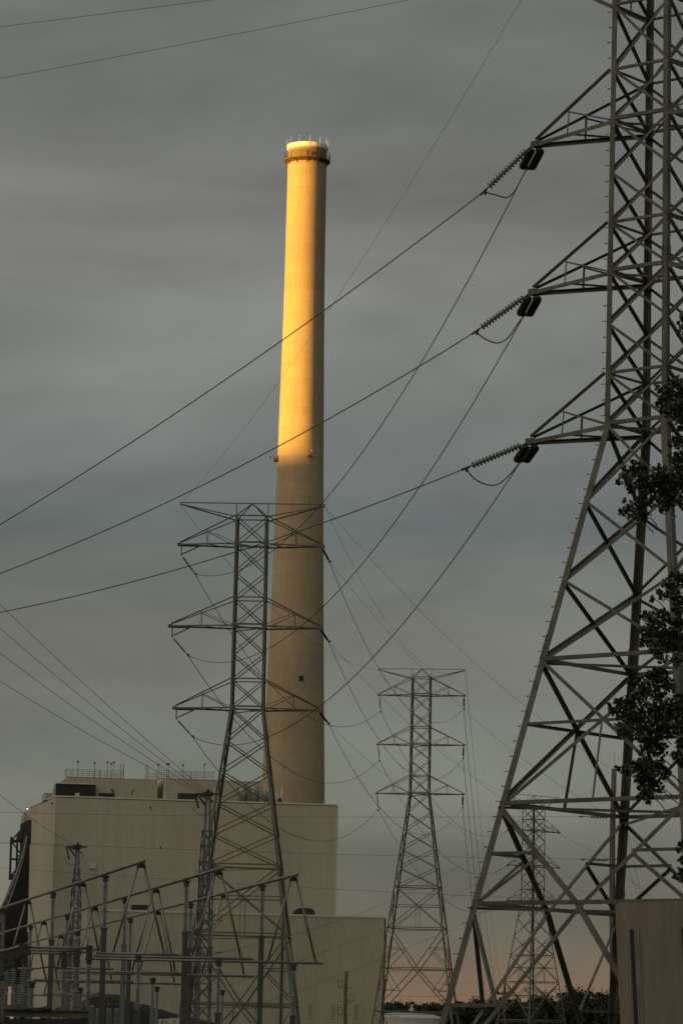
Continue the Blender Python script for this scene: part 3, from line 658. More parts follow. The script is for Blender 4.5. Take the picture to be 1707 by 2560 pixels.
for k in range(12):
    a = k * math.pi / 6; e = Vector((math.cos(a), math.sin(a), 0)); c_ = Vector((CX, CY, zp)); plat.bar(c_ + e * (rt * .99) - Z * .95, c_ + e * (r1 - .05) - Z * .2, .07); plat.bar(c_ + e * (rt * 1.0) - Z * .9, c_ + e * (rt * 1.0) - Z * .15, .07)
pl = plat.build('platform', 'platform', ch)
rl = MB()
for zz in (.4, .75, 1.1): rl.tube([Vector((CX + math.cos(k * math.pi / 30) * r1 * .99, CY + math.sin(k * math.pi / 30) * r1 * .99, zp + zz)) for k in range(61)], .036, 5)
for k in range(24):
    a = k * math.pi / 12 + .05; e = Vector((math.cos(a), math.sin(a), 0)); rl.bar(Vector((CX, CY, zp)) + e * r1 * .99, Vector((CX, CY, zp + 1.12)) + e * r1 * .99, .05)
for a in (4.78,): e = Vector((math.cos(a), math.sin(a), 0)); rl.box(Vector((CX, CY, zp + .62)) + e * r1 * .97, e, e.cross(Z), Z, .2, .5, .55)
rl.build('railing', 'platform', pl)
def on_shaft(px, py):
    """front of the shaft where the photo shows (px, py)"""
    z = at(px, py, CY).z; r = next(ra + (rb - ra) * (z - za) / (zb - za) for (ra, za), (rb, zb) in zip(fine[:-1], fine[1:]) if za <= z <= zb)
    dx = at(px, py, CY).x - CX; dx = max(-r * .98, min(r * .98, dx)); dy = -math.sqrt(r * r - dx * dx)
    e = Vector((dx, dy, 0)).normalized(); return Vector((CX, CY, z)) + e * r, e
p, e = on_shaft(753, 1703); f = e.cross(Z)
b = MB(); b.box(p + e * .02, f, e, Z, .95, .16, 1.0); o = b.build('access_door', 'concrete', ch)
MB().box(p + e * .08, f, e, Z, .72, .10, .80).build('door_opening', 'dark_void', o)
for px, py in ((692, 1150), (773, 1143)):
    p, e = on_shaft(px, py); f = e.cross(Z); b = MB()
    b.box(p + e * .3 - Z * .35, f, e, Z, .9, .7, .10); b.box(p + e * .05 + Z * .1, f, e, Z, .85, .14, .9); b.box(p + e * .45, f, e, Z, .4, .4, .5)
    b.tube([p + e * .1 + Z * .5, p + e * 1.3 + Z * .45], .03, 5); b.lathe(p + e * 1.25 + Z * .45, -Z, [(.06, 0), (.14, .1), (.14, .35), (.05, .45)], 8)
    for q in (-.4, .4): b.bar(p + f * q + e * .6 - Z * .35, p + f * q + e * .6 + Z * .5, .05)
    b.bar(p - f * .42 + e * .6 + Z * .5, p + f * .42 + e * .6 + Z * .5, .05)
    b.build('warning_light_bracket', 'rust' if px < 700 else 'silver', ch)

# ------------------------------------------------------------------ power plant
TB = R_(8.5); ub = Vector((math.cos(TB), math.sin(TB), 0)); vb = Vector((-math.sin(TB), math.cos(TB), 0))
def corrugated(mb, a, b, zb, zt_, nrm, pitch=.3, depth=.13, zfun=None):
    """vertical ribbed sheet from a to b; zfun(t) gives the top edge"""
    a, b = Vector(a), Vector(b); Ln = (b - a).length; d = (b - a) / Ln; n = int(Ln / pitch); pts = []
    for i in range(n):
        s0 = i * pitch
        pts += [(s0, 0), (s0 + pitch * .45, 0), (s0 + pitch * .55, depth), (s0 + pitch * .9, depth)]
    pts.append((n * pitch, 0)); pts.append((Ln, 0)); vs = []
    for s0, dd in pts:
        p = a + d * s0 + nrm * dd; t_ = zfun(s0 / Ln) if zfun else zt_
        vs += [Vector((p.x, p.y, zb)), Vector((p.x, p.y, t_))]
    m = len(pts); return mb.add(vs, [[2 * i, 2 * i + 2, 2 * i + 3, 2 * i + 1] for i in range(m - 1)])
def on_front(px, py, org, nrm=None):
    """where the ray of (px, py) meets the vertical wall through org with normal nrm"""
    nrm = nrm or -vb; d = ray(px, py); return CAM + d * ((org - CAM).dot(nrm) / d.dot(nrm))
C0 = at(140, 1987, 478); C0g = Vector((C0.x, C0.y, 0)); pr = on_front(844, 2005, C0); zr = C0.z
C1g = Vector((pr.x, pr.y, 0)); LB = (C1g - C0g).length; DB = 46.0
plant = empty('power_plant', C0g.lerp(C1g, .5), 'large tan ribbed power plant block with rooftop penthouses at the foot of the chimney', 'power plant')
m = MB(); corrugated(m, C0g, C1g, 0, zr - .35, -vb); m.build('wall', 'siding', plant)
# side wall that recedes beyond the corner, and the other walls
sidedir = (Vector((at(76, 2014, 500).x - C0.x, at(76, 2014, 500).y - C0.y, 0))).normalized()
e0 = on_front(76, 2014, C0, Vector((0, -1, 0)))
for it in range(40):
    Yt = 478 + it * 1.0; q = at(77, 2013.5, Yt)
    if q.z >= zr: break
SL = Vector((q.x, q.y, 0)); m = MB()
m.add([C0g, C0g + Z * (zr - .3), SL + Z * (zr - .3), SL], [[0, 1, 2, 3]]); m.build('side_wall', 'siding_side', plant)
BL, BR = SL + vb * 20, C1g + vb * DB
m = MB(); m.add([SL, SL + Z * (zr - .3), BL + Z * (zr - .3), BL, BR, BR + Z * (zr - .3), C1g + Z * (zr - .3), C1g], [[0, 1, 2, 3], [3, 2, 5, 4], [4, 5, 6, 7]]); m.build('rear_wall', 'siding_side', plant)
m = MB(); m.add([C0g + Z * (zr - .25), C1g + Z * (zr - .25), BR + Z * (zr - .25), BL + Z * (zr - .25), SL + Z * (zr - .25)], [[0, 1, 2, 3, 4]]); m.build('roof', 'roofing', plant)
m = MB(); m.bar(C0g + Z * (zr - .18) - vb * .1, C1g + Z * (zr - .18) - vb * .1, .20, .2); m.bar(C0g + Z * (zr - .16) - vb * .1, SL + Z * (zr - .16), .12, .2); m.build('parapet_trim', 'trim', plant)
m = MB(); m.bar(C1g - vb * .06 + ub * .05, C1g - vb * .06 + ub * .05 + Z * (zr - .4), .16); m.build('corner_trim', 'trim', plant)
m = MB(); m.bar(C0g - vb * .06, C0g - vb * .06 + Z * (zr - .4), .12); m.build('corner_trim', 'trim', plant)
for py in (2064, 2146, 2228):
    z = on_front(300, py, C0).z; m = MB(); m.bar(C0g + Z * z - vb * .08, C1g + Z * z - vb * .08, .05, .07); m.build('seam_flashing', 'siding', plant)
def penth(x0, x1, ytop, back, name, depth=14, ribs=True, slope_px=None, zb0=1.0):
    """a set-back rooftop block whose front is `back` metres behind the main front"""
    org = C0g + vb * back; a, b_ = on_front(x0, ytop, org), on_front(x1, ytop, org); z = on_front((x0 + x1) / 2, ytop + .0, org).z
    a = Vector((a.x, a.y, 0)); b_ = Vector((b_.x, b_.y, 0)); root = MB(); zb = zr - zb0
    if slope_px:
        t1 = (slope_px[0] - x0) / (x1 - x0); zl_ = on_front(x0, slope_px[1], org).z; zf = lambda t_: zl_ + (z - zl_) * min(1, t_ / t1)
    else: zf = lambda t_: z
    corrugated(root, a, b_, zb, z, -vb, .3, .13, zf)
    o = root.build(name, 'siding', plant); m = MB()
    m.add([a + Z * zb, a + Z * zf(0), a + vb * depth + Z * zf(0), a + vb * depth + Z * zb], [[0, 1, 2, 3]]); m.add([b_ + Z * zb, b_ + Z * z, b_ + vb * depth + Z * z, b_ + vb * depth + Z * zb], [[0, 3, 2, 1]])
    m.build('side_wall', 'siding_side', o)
    m = MB(); ts = [0, 1] if not slope_px else [0, t1, 1]
    vs = [];
    for t_ in ts: vs += [a.lerp(b_, t_) + Z * (zf(t_) + .02) - vb * .1, a.lerp(b_, t_) + vb * depth + Z * (zf(t_) + .02)]
    m.add(vs, [[2 * i, 2 * i + 2, 2 * i + 3, 2 * i + 1] for i in range(len(ts) - 1)]); m.build('roof', 'roofing', o); return o, org, z
p1, o1, z1 = penth(151, 395, 1946, 6, 'penthouse', slope_px=(171, 1957))
p2, o2, z2 = penth(411, 655, 1951, 5, 'penthouse')
m = MB(); a = on_front(395, 1990, o1 + vb * 4); b_ = on_front(411, 1990, o1 + vb * 4); m.add([Vector((a.x, a.y, zr - 1)), Vector((b_.x, b_.y, zr - 1)), Vector((b_.x, b_.y, z1 - .6)), Vector((a.x, a.y, z1 - .6))], [[0, 1, 2, 3]]); m.build('recess_wall', 'siding_side', plant)
p0, o0, z0_ = penth(112, 131, 1983, 7, 'penthouse', 5, zb0=.25)
# dark air intake hood
org = C0g + vb * 3.0; a, b_ = on_front(139, 1987, org), on_front(240, 1987, org); zt_ = on_front(190, 1960.5, org).z
ag, bgd = Vector((a.x, a.y, 0)), Vector((b_.x, b_.y, 0)); m = MB(); m.box((ag + bgd) / 2 + Z * ((zr + zt_) / 2 - .3) + vb * 1.4, ub, vb, Z, (bgd - ag).length, 2.8, zt_ - zr + .6); hood = m.build('intake_hood', 'dark_void', plant)
m = MB(); m.bar(ag + Z * (zt_ + .08) - vb * .1, bgd + Z * (zt_ + .08) - vb * .1, .2, .16); m.bar(ag - ub * .05 + Z * (zr - .1) - vb * .05, ag - ub * .05 + Z * zt_ - vb * .05, .1); m.build('hood_trim', 'trim', hood)
m = MB(); m.box((ag + bgd) / 2 + ub * .2 + Z * (zr + .25) - vb * .4, ub, vb, Z, .55, .5, .5); m.build('vent_box', 'trim', plant)
def roof_bits():
    f = C0g + vb * 2.5
    for x0, x1, y0, mt, nm in ((249, 286, 1987, 'dark_void', 'roof_hatch'), (446, 492, 1987, 'black_steel', 'roof_hatch')):
        a, b_ = on_front(x0, y0, f), on_front(x1, y0, f); m = MB(); c_ = (a + b_) / 2; hgt = a.z - zr + .5; m.box(Vector((c_.x, c_.y, zr + hgt / 2 - .4)), ub, vb, Z, (b_ - a).length, 1.6, hgt + .2); m.build(nm, mt, plant)
    a = on_front(284, 1986, f); m = MB(); m.tube([Vector((a.x, a.y, zr - .2)), Vector((a.x, a.y, a.z + .45)), Vector((a.x - .1, a.y, a.z + .62)), Vector((a.x - .35, a.y, a.z + .6))], .17, 10); m.build('exhaust_pipe', 'rust', plant)
    for xa, ya, xb, yb, w_ in ((311, 1987, 317, 1975, .05), (314, 1987, 318, 1977, .05), (329, 1987, 334, 1974, .14)):
        a, b_ = on_front(xa, ya, f), on_front(xb, yb, f); MB().bar(a, b_, w_).build('roof_ladder', 'iron' if w_ > .1 else 'rail', plant)
    for x0, x1, y0, y1 in ((596, 620, 1966, 2000), (625, 649, 1966, 2000), (657, 673, 1979, 2001)):
        f2 = C0g + vb * 3.0; a, b_ = on_front(x0, y0, f2), on_front(x1, y0, f2); c_ = (a + b_) / 2; r = (b_ - a).length / 2
        m = MB(); m.lathe(Vector((c_.x, c_.y, zr - .6)), Z, [(r, 0), (r, a.z - zr + .5), (r * .9, a.z - zr + .62), (0, a.z - zr + .75)], 24); m.build('roof_silo', 'silver', plant)
    m = MB(); f2 = C0g + vb * 1.6
    for xa in (622, 640, 655): a = on_front(xa, 1985, f2); m.bar(Vector((a.x, a.y, zr - .3)), Vector((a.x, a.y, on_front(xa, 1967, f2).z)), .06)
    a, b_ = on_front(622, 1967, f2), on_front(657, 1968, f2); m.bar(a, b_, .06); a, b_ = on_front(657, 1968, f2), on_front(648, 1984, f2); m.bar(a, b_, .05); m.build('silo_frame', 'rail', plant)
    for x0, y0, r in ((705, 1966, .11), (694, 1983, .10), (688, 1981, .08), (699, 1996, .25), (680, 1994, .3)):
        a = on_front(x0, y0, f2); m = MB(); m.lathe(Vector((a.x, a.y, zr - .4)), Z, [(r, 0), (r, a.z - zr + .4)], 10); m.build('roof_vent_pipe', 'white' if r < .2 else 'black_steel', plant)
roof_bits()
def railing(x0, x1, y, org, z, step, root, ext=()):
    a, b_ = on_front(x0, y, org), on_front(x1, y, org); a.z = b_.z = z; d = b_ - a; n = max(2, int(d.length / step)); m = MB()
    for back in (0, 3.0):
        for i in range(n + 1):
            p = a + d * (i / n) + vb * back; m.bar(p, p + Z * 1.1, .05)
        for hh in (.55, 1.08): m.bar(a + vb * back + Z * hh, b_ + vb * back + Z * hh, .045)
    m.bar(a - Z * .02, b_ - Z * .02, .12, .14); m.bar(a + Z * 1.08, a + vb * 3 + Z * 1.08, .045); m.bar(b_ + Z * 1.08, b_ + vb * 3 + Z * 1.08, .045)
    for i in range(int(n * .62), int(n * .78)):
        p = a + d * (i / n) + vb * 1.2; m.bar(p, p + Z * 1.25, .07)
    return m.build('railing', 'rail', root)
railing(167, 309, 1944, o1 + vb * .4, z1 + .05, .72, p1); railing(396, 535, 1949, o2 + vb * .4, z2 + .05, .72, p2); 
m = MB()
for xa, xb, org, z in ((366, 371, o2 + vb * .4, z1 - .1), (303, 310, o1 + vb * .4, z1)):
    a, b_ = on_front(xa, 1944, org), on_front(xb, 1944, org); a.z = b_.z = z
    for p in (a, b_, a + vb * 1.2, b_ + vb * 1.2): m.bar(p, p + Z * 2.0, .06)
    for hh in (.7, 1.3, 1.95): m.bar(a + Z * hh, b_ + Z * hh, .05)
m.build('ladder_cage', 'yellow', p2)
m = MB(); a = on_front(371, 1948, o1 + vb * .4); b_ = on_front(397, 1948, o1 + vb * .4); a.z = b_.z = z1 - .1
for i in range(6): p = a.lerp(b_, i / 5); m.bar(p, p + Z * 1.0, .05)
for hh in (.5, 1.0): m.bar(a + Z * hh, b_ + Z * hh, .045)
m.build('railing', 'rail', p1)
for xp, yp, org, zb_ in ((196, 1904, o1, z1), (238, 1908, o1, z1), (270, 1906, o1, z1), (279.5, 1909, o1, z1), (286, 1906, o1, z1), (397, 1912, o2, z2), (418, 1910, o2, z2), (423, 1910, o2, z2), (458, 1913, o2, z2), (512, 1911, o2, z2)):
    a = on_front(xp, yp, org + vb * .8); m = MB(); m.bar(Vector((a.x, a.y, zb_ - .1)), a, .055); m.box(a, ub, vb, Z, .26, .22, .26)
    m.build('roof_light_pole', 'mast', plant)
for xp, yp, w_, h_, mt in ((232.5, 2165, .9, .7, 'white'), (131, 2008.5, .2, .22, 'iron'), (376.5, 2018.5, .18, .2, 'iron'), (402, 2118.5, .18, .2, 'iron'), (499, 2170, .5, .62, 'white'), (501, 2223, .5, .55, 'iron')):
    a = on_front(xp, yp, C0g - vb * .2); m = MB(); m.box(a, ub, vb, Z, w_, .4, h_); m.bar(a - ub * (w_ * .55) - Z * (h_ * .55), a + ub * (w_ * .55) - Z * (h_ * .55), .06)
    m.build('wall_unit', mt, plant)
# annex in front
A0 = at(214, 2272, 463); zA = A0.z; A0g = Vector((A0.x, A0.y, 0)); q = on_front(961, 2294, A0); A1g = Vector((q.x, q.y, 0))
annex = empty('annex', A0g.lerp(A1g, .5), 'low tan ribbed annex with louvers along the foot of the power plant', 'building')
m = MB(); corrugated(m, A0g, A1g, 0, zA - .2, -vb); m.build('wall', 'siding_low', annex)
m = MB(); bk = (C0g - A0g).dot(vb) - .15
m.add([A0g, A0g + Z * (zA - .2), A0g + vb * bk + Z * (zA - .2), A0g + vb * bk], [[0, 1, 2, 3]]); m.add([A1g, A1g + vb * 30, A1g + vb * 30 + Z * (zA - .2), A1g + Z * (zA - .2)], [[0, 1, 2, 3]]); m.build('side_wall', 'siding_low', annex)
m = MB(); m.add([A0g + Z * (zA - .15), A1g + Z * (zA - .15), A1g + vb * bk + Z * (zA - .15), A0g + vb * bk + Z * (zA - .15)], [[0, 1, 2, 3]])
k_ = C1g + ub * .5; kk = (k_ - A0g).dot(ub); m.add([A0g + ub * kk + vb * (bk + .01) + Z * (zA - .15), A1g + vb * (bk + .01) + Z * (zA - .15), A1g + vb * 30 + Z * (zA - .15), A0g + ub * kk + vb * 30 + Z * (zA - .15)], [[0, 1, 2, 3]]); m.build('roof', 'roofing', annex)
m = MB(); m.bar(A0g + Z * (zA - .1) - vb * .1, A1g + Z * (zA - .1) - vb * .1, .2, .22); m.build('parapet_trim', 'trim', annex)
m = MB(); m.bar(A1g - vb * .03 + ub * .09, A1g - vb * .03 + ub * .09 + Z * (zA - .2), .18, .18); m.build('corner_trim', 'black_steel', annex)
for py in (2397, 2501): z = on_front(860, py, A0).z; m = MB(); m.bar(A0g + Z * z - vb * .08, A1g + Z * z - vb * .08, .04, .05); m.build('seam_flashing', 'siding_low', annex)
def louver(x0, x1, y0, y1, nm='louver', slats=14):
    org = A0g - vb * .13; a, b_ = on_front(x0, y1, org), on_front(x1, y0, org); w_ = (Vector((b_.x, b_.y, 0)) - Vector((a.x, a.y, 0))).length; h_ = b_.z - a.z; c_ = (a + b_) / 2; m = MB()
    m.box(c_ + vb * .10, ub, vb, Z, w_, .08, h_); o = m.build(nm, 'dark_void', annex)
    m = MB()
    for s_ in (-1, 1): m.bar(c_ + ub * (s_ * w_ / 2) - Z * h_ / 2, c_ + ub * (s_ * w_ / 2) + Z * h_ / 2, .07)
    m.bar(c_ - ub * w_ / 2 + Z * h_ / 2, c_ + ub * w_ / 2 + Z * h_ / 2, .07); m.bar(c_ - ub * (w_ / 2 + .1) - Z * h_ / 2, c_ + ub * (w_ / 2 + .1) - Z * h_ / 2, .1)
    m.build('frame', 'siding', o)
    if slats:
        m = MB()
        for i in range(slats):
            z = -h_ / 2 + h_ * (i + .5) / slats; q = c_ + Z * z; m.box(q, ub, (vb * .8 + Z * .6).normalized(), (vb * -.6 + Z * .8), w_ - .08, h_ / slats * .75, .015)
        m.build('slats', 'siding_low', o)
for x0, x1 in ((519, 529), (633, 643), (769.7, 785), (826, 842), (881.7, 897.5)): louver(x0, x1, 2509.5, 2552)
louver(580, 588.5, 2515, 2547, 'window', 0)
for x0, x1, y0, y1, lb in ((737, 789, 2269.5, 2281, 1), (332, 375, 2262, 2272, 0)):
    org = A0g + vb * 3; a, b_ = on_front(x0, y0, org), on_front(x1, y0, org); a.z = b_.z = on_front((x0 + x1) / 2, y0, org).z
    d = (b_ - a); w_ = d.length; hh = a.z - zA + .3; r = hh * .7 if lb else .1; pr_ = []
    for k in range(7): t_ = math.pi / 2 * k / 6; pr_.append((w_ / 2 - r + r * math.cos(t_), hh - r + r * math.sin(t_)))
    pr_ = [(w_ / 2, -.1)] + pr_ + [(-x_, z_) for x_, z_ in pr_[::-1]] + [(-w_ / 2, -.1)]
    c_ = (a + b_) / 2; c_.z = zA - .3; MB().prism(pr_, c_, c_ + vb * 2.5, ub, Z).build('roof_hood', 'black_steel', annex)
# downpipe
a = on_front(707, 2300, A0g - vb * .25); m = MB(); m.bar(Vector((a.x, a.y, 0)), Vector((a.x, a.y, zA - .3)), .22); m.build('downpipe', 'black_steel', annex)

# ------------------------------------------------------------------ conveyor gallery and its steel frame
cv = empty('coal_conveyor', at(20, 2400, 460) * 1.0, 'dark coal conveyor gallery bending up the side of the power plant', 'conveyor')
Lp = [(71, 2098), (61, 2150), (48, 2195), (33, 2238), (18, 2276), (0, 2312), (-24, 2350), (-60, 2400), (-110, 2460)]
Rp = [(73.5, 2112), (73, 2160), (72, 2205), (70.5, 2248), (69, 2285), (67.5, 2320), (65, 2355), (60, 2404), (52, 2464)]
def sm(ps):
    for _ in range(2):
        q = [ps[0]]
        for a, b_ in zip(ps[:-1], ps[1:]): q += [a.lerp(b_, .25), a.lerp(b_, .75)]
        ps = q + [ps[-1]]
    return ps
n_ = len(Lp)
Lw = sm([at(x_, y_, 472 - 24 * i / n_) for i, (x_, y_) in enumerate(Lp)]); Rw = sm([at(x_, y_, 476 - 15 * i / n_) for i, (x_, y_) in enumerate(Rp)])
upv = Vector((-.25, .75, .62)); k = len(Lw); m = MB(); vs = []
for a, b_ in zip(Lw, Rw): vs += [a, b_, b_ + upv * 2.2, a + upv * 2.2]
m.add(vs, [[4 * i + j, 4 * i + (j + 1) % 4, 4 * i + 4 + (j + 1) % 4, 4 * i + 4 + j] for i in range(k - 1) for j in range(4)] + [[0, 3, 2, 1], [4 * k - 4, 4 * k - 3, 4 * k - 2, 4 * k - 1]]); m.build('gallery', 'gallery_dark', cv)
m = MB()
for i in range(k - 1):
    for t_ in (0, .5):
        a, b_ = Lw[i].lerp(Lw[i + 1], t_), Rw[i].lerp(Rw[i + 1], t_); off = -upv.normalized() * .12; m.bar(a + off, b_ + off, .16, .22)
m.build('floor_joist', 'gallery_dark', cv)
m = MB(); tr = [a + Vector((-.35, -.2, .9)) * (.25 + .9 * i / k) * 1.6 for i, a in enumerate(Lw)]
lo_ = [a + Vector((-.12, -.3, 0)) for a in Lw]
for i in range(k - 1):
    m.bar(tr[i], tr[i + 1], .16); m.bar(lo_[i], lo_[i + 1], .16)
    if i % 2 == 0: m.bar(lo_[i], tr[i], .10); m.bar(lo_[i], tr[min(i + 1, k - 1)], .08)
m.build('truss', 'rail', cv)
fr_ = empty('open_steel_frame', at(45, 2400, 474) * 1.0, 'black open steel frame against the sky beside the plant wall', 'steel frame')  # open black steelwork beside the conveyor
m = MB(); FY = 474
def fb(x0, y0, x1, y1, w_, Y0=FY): m.bar(at(x0, y0, Y0), at(x1, y1, Y0), w_ * 1.3)
fb(29.5, 2092, 25.5, 2200, .22); fb(45, 2084, 42, 2172, .2); fb(55.5, 2062, 54, 2150, .3); fb(64, 2056, 62, 2105, .3); fb(74, 2050, 72.5, 2110, .45)
fb(29, 2103, 73, 2101, .30); fb(28, 2148, 52, 2148, .20); fb(44, 2140, 56, 2140, .18)
fb(31, 2100, 57, 2070, .14); fb(56, 2085, 73, 2066, .18); fb(32, 2107, 57, 2140, .14); fb(29, 2188, 44, 2170, .12); fb(54, 2064, 74, 2054, .32)
fb(46, 2090, 58, 2094, .8); fb(53, 2116, 66, 2114, .55); fb(27, 2190, 34, 2194, .55); fb(29, 2098, 34, 2104, .4); fb(68, 2066, 66, 2110, .12)
m.build('frame', 'black_steel', fr_)
m = MB()
for i in range(7): a = at(55 + i * 3.2, 2061 - i * 1.5, FY); m.bar(a, a + Z * .75, .045)
for hh in (.38, .75): a, b_ = at(55, 2061, FY), at(75, 2051.5, FY); m.bar(a + Z * hh, b_ + Z * hh, .04)
a = at(62.5, 2060, FY); m.bar(a, at(63, 2024, FY), .07); m.build('railing', 'rail', fr_)
m = MB(); fb2 = [(50, 2330, 47, 2420), (58, 2335, 56, 2420), (65, 2330, 63, 2420), (13, 2350, 10, 2420)]
for x0, y0, x1, y1 in fb2: a, b_ = at(x0, y0, 473), at(x1, y1, 473); b_ = a + (b_ - a) * (a.z / (a.z - b_.z)); m.bar(a, b_, .75)
m.build('support_leg', 'black_steel', fr_)
lamp = empty('yard_lamp', at(66, 2055, 474), 'small lit lamp on a thin pole above the black steel frame', 'lamp')
m = MB(); a = at(66.5, 2056, 474); b_ = at(66.2, 2021, 474); m.bar(a, b_, .05); m.bar(b_, b_ + X * .25, .05); m.build('lamp_pole', 'rail', lamp)
m = MB(); q = b_ + Vector((.18, -.05, -.02)); m.box(q + Z * .06, X, Y_, Z, .28, .25, .10); m.build('lamp_head', 'iron', lamp); MB().box(q - Z * .04, X, Y_, Z, .2, .2, .08).build('lens', 'lit', lamp)

# ------------------------------------------------------------------ switchyard
SG = 'insulated posts carrying the switchyard pipes'
ZB = atz(265, 2183, 1).z
ZB = at(265, 2183, 110.0).z                                          # height of the three sloping-looking buses
ZT = 4.67
def insul(mb, top, Ln, r=.105, core=.045, sheds=16, stacks=2):
    """post insulator hanging below `top`; ends with metal flanges"""
    n = sheds // stacks; sl = Ln / stacks
    pr_ = []
    for s_ in range(stacks):
        z = -s_ * sl; pr_ += [(core * 1.25, z), (core * 1.25, z - sl * .06), (core, z - sl * .06)]
        for i in range(n):
            a = z - sl * .08 - (sl * .84) * i / n; h_ = sl * .84 / n
            pr_ += [(core, a - h_ * .40), (r, a - h_ * .60), (r, a - h_ * .74), (core, a - h_ * .76)]
        pr_ += [(core, z - sl * .94), (core * 1.3, z - sl * .94), (core * 1.3, z - sl)]
    mb.lathe(top, Z, [(r_, h_) for r_, h_ in pr_][::-1], 12, False)
def support(p, Ln, label, colw=.2, mt='column', pm='yard_porcelain', r=.104, group=SG, sheds=16, base=True):
    root = empty('insulated_post', (p.x, p.y, 0), label, 'insulator post', group)
    m = MB(); insul(m, p - Z * .12, Ln, r, sheds=sheds); m.build('insulator', pm, root)
    m = MB(); m.box(p - Z * .10, X, Y_, Z, .16, .16, .08); m.lathe(p - Z * .06, Z, [(.075, 0), (.075, .06), (.05, .12)], 10, False); m.box(p, X, Y_, Z, .22, .14, .06); m.build('clamp', 'iron', root)
    if base:
        zt_ = p.z - .12 - Ln; m = MB(); m.bar(Vector((p.x, p.y, 0)), Vector((p.x, p.y, zt_ - .06)), colw); m.box(Vector((p.x, p.y, zt_ - .03)), X, Y_, Z, colw * 1.3, colw * 1.3, .06); m.build('column', mt, root)
    return root
def ztrace(px, py, z): return atz(px, py, z)
BUS = [((-60, 2292), (359, 2153), 'first'), ((-60, 2352), (558, 2170), 'second'), ((40, 2366), (741, 2187), 'third')]
ends = []
for (l_, r_, nm), ord_ in zip(BUS, ('topmost', 'middle', 'lowest')):
    a, b_ = atz(*l_, ZB), atz(*r_, ZB); ends.append((a, b_)); d = (b_ - a).normalized()
    m = MB(); m.tube([a, b_ + d * .1], .049, 12); m.lathe(b_ + d * .02, d, [(.058, 0), (.058, .1), (.02, .13)], 12)
    bus = m.build('bus_pipe', 'alu', base=a); tag(bus, f'long bare bus pipe slanting up over the switchyard, {ord_} of three', 'bus pipe', 'sloping bus pipes')
def bus_pt(i, px):
    """point of bus i that the photo shows at column px"""
    a, b_ = ends[i]; lo, hi = 0., 1.
    def col_of(p): d = p - CAM; return W / 2 + FPX * d.dot(_R) / d.dot(_F)
    for _ in range(40):
        t_ = (lo + hi) / 2
        if col_of(a.lerp(b_, t_)) < px: lo = t_
        else: hi = t_
    return a.lerp(b_, lo)
names = ('topmost', 'middle', 'lowest'); ordn = ('nearest the raised end', 'second from the raised end', 'third from the raised end', 'fourth from the raised end')
for i, pxs in enumerate(((265, 134, 10), (467, 314, 170, 78), (657, 478, 327, 195))):
    for j, px in enumerate(pxs):
        p = bus_pt(i, px) - Z * .10; support(p, 1.42, f'tall grey post under the {names[i]} sloping bus pipe, {ordn[j]}', .165, 'column' if i != 1 or j == 0 else 'mast')
for i, pxs in enumerate(((354, 207, 71), (547, 391, 238, 111), (734, 563, 395, 154))):
    for j, px in enumerate(pxs):
        p = bus_pt(i, px); root = empty('pipe_a_frame', p, f'inverted V of pipes under the {names[i]} sloping bus pipe, {ordn[j]}', 'bus pipe', 'inverted V risers')
        zf = 4.72 if j == 0 else 4.52
        m = MB(); m.lathe(p - Z * .16, Z, [(.09, 0), (.11, .05), (.11, .1), (.08, .12)], 10, False); m.box(p - Z * .14, X, Y_, Z, .26, .12, .06); m.build('clamp', 'iron', root)
        for sd_ in (-1, 1):
            foot = Vector((p.x + sd_ * .72, p.y - .05, zf)); m = MB(); m.tube([p + Vector((sd_ * .09, 0, -.14)), foot], .032, 8); m.lathe(foot, Z, [(.042, -.04), (.042, .06), (.03, .12)], 8); m.build('leg', 'alu', root)
# lower pipes, bay by bay
LG = 'level bus pipes of the switchyard'
def level_pipe(x0, x1, py, px_ref, z, Y, label, r=.038):
    a, b_ = at(x0, py, Y), at(x1, py, Y); a.z = b_.z = z
    m = MB(); m.tube([a, b_], r, 12); m.lathe(b_ - X * .02, X, [(r * 1.15, 0), (r * 1.15, .06), (r * .4, .08)], 10); tag(m.build('bus_pipe', 'alu', base=a), label, 'bus pipe', LG); return a, b_
tY = [e[1].y - .05 for e in ends]
front = []
for i, (x0, x1, nm) in enumerate(((241, 446, 'shortest, set highest'), (235, 629, 'middle one'), (228, 803, 'longest, set lowest'))):
    front.append(level_pipe(x0, x1, 2395, 350, ZT, tY[i], f'level bus pipe in the front switchyard row, {nm}'))
for (x0, x1, Y, z, lb) in ((150, 279, 115.7, 4.55, 'level bus pipe ending beside a dark column, second row'), (165, 452, 117.6, 4.50, 'level bus pipe in the second row, upper'), (150, 633, 119.8, 4.50, 'level bus pipe in the second row, reaching past the tower leg'),
                         (85, 330, 131.5, 4.5, 'level bus pipe in the third row, upper'), (60, 452, 134, 4.5, 'level bus pipe in the third row, lower'), (110, 300, 148, 4.3, 'level bus pipe in the fourth row, upper'), (60, 312, 152, 4.3, 'level bus pipe in the fourth row, lower')):
    level_pipe(x0, x1, 2440, 300, z, Y, lb)
for px, i, lb in ((347, 0, 'insulated post under the shortest front level pipe'), (548, 1, 'insulated post under the front level pipes beside the lattice mast'), (735, 2, 'insulated post under the far end of the longest level pipe')):
    a, b_ = front[i]; Y = a.y; p = at(px, 2400, Y); p.z = ZT - .08; support(p, 1.36, lb, .16, 'column')
for px, Y, z, lb in ((383, 119.8, 4.42, 'slender insulated post in the second row beside the coal heap'), (394, 134, 4.42, 'slender insulated post behind, touching the coal heap slope'), (557, 131.5, 4.3, 'insulated post half hidden behind the lattice mast post')):
    p = at(px, 2450, Y); p.z = z - .08; support(p, 1.40, lb, .16, 'column', r=.085)
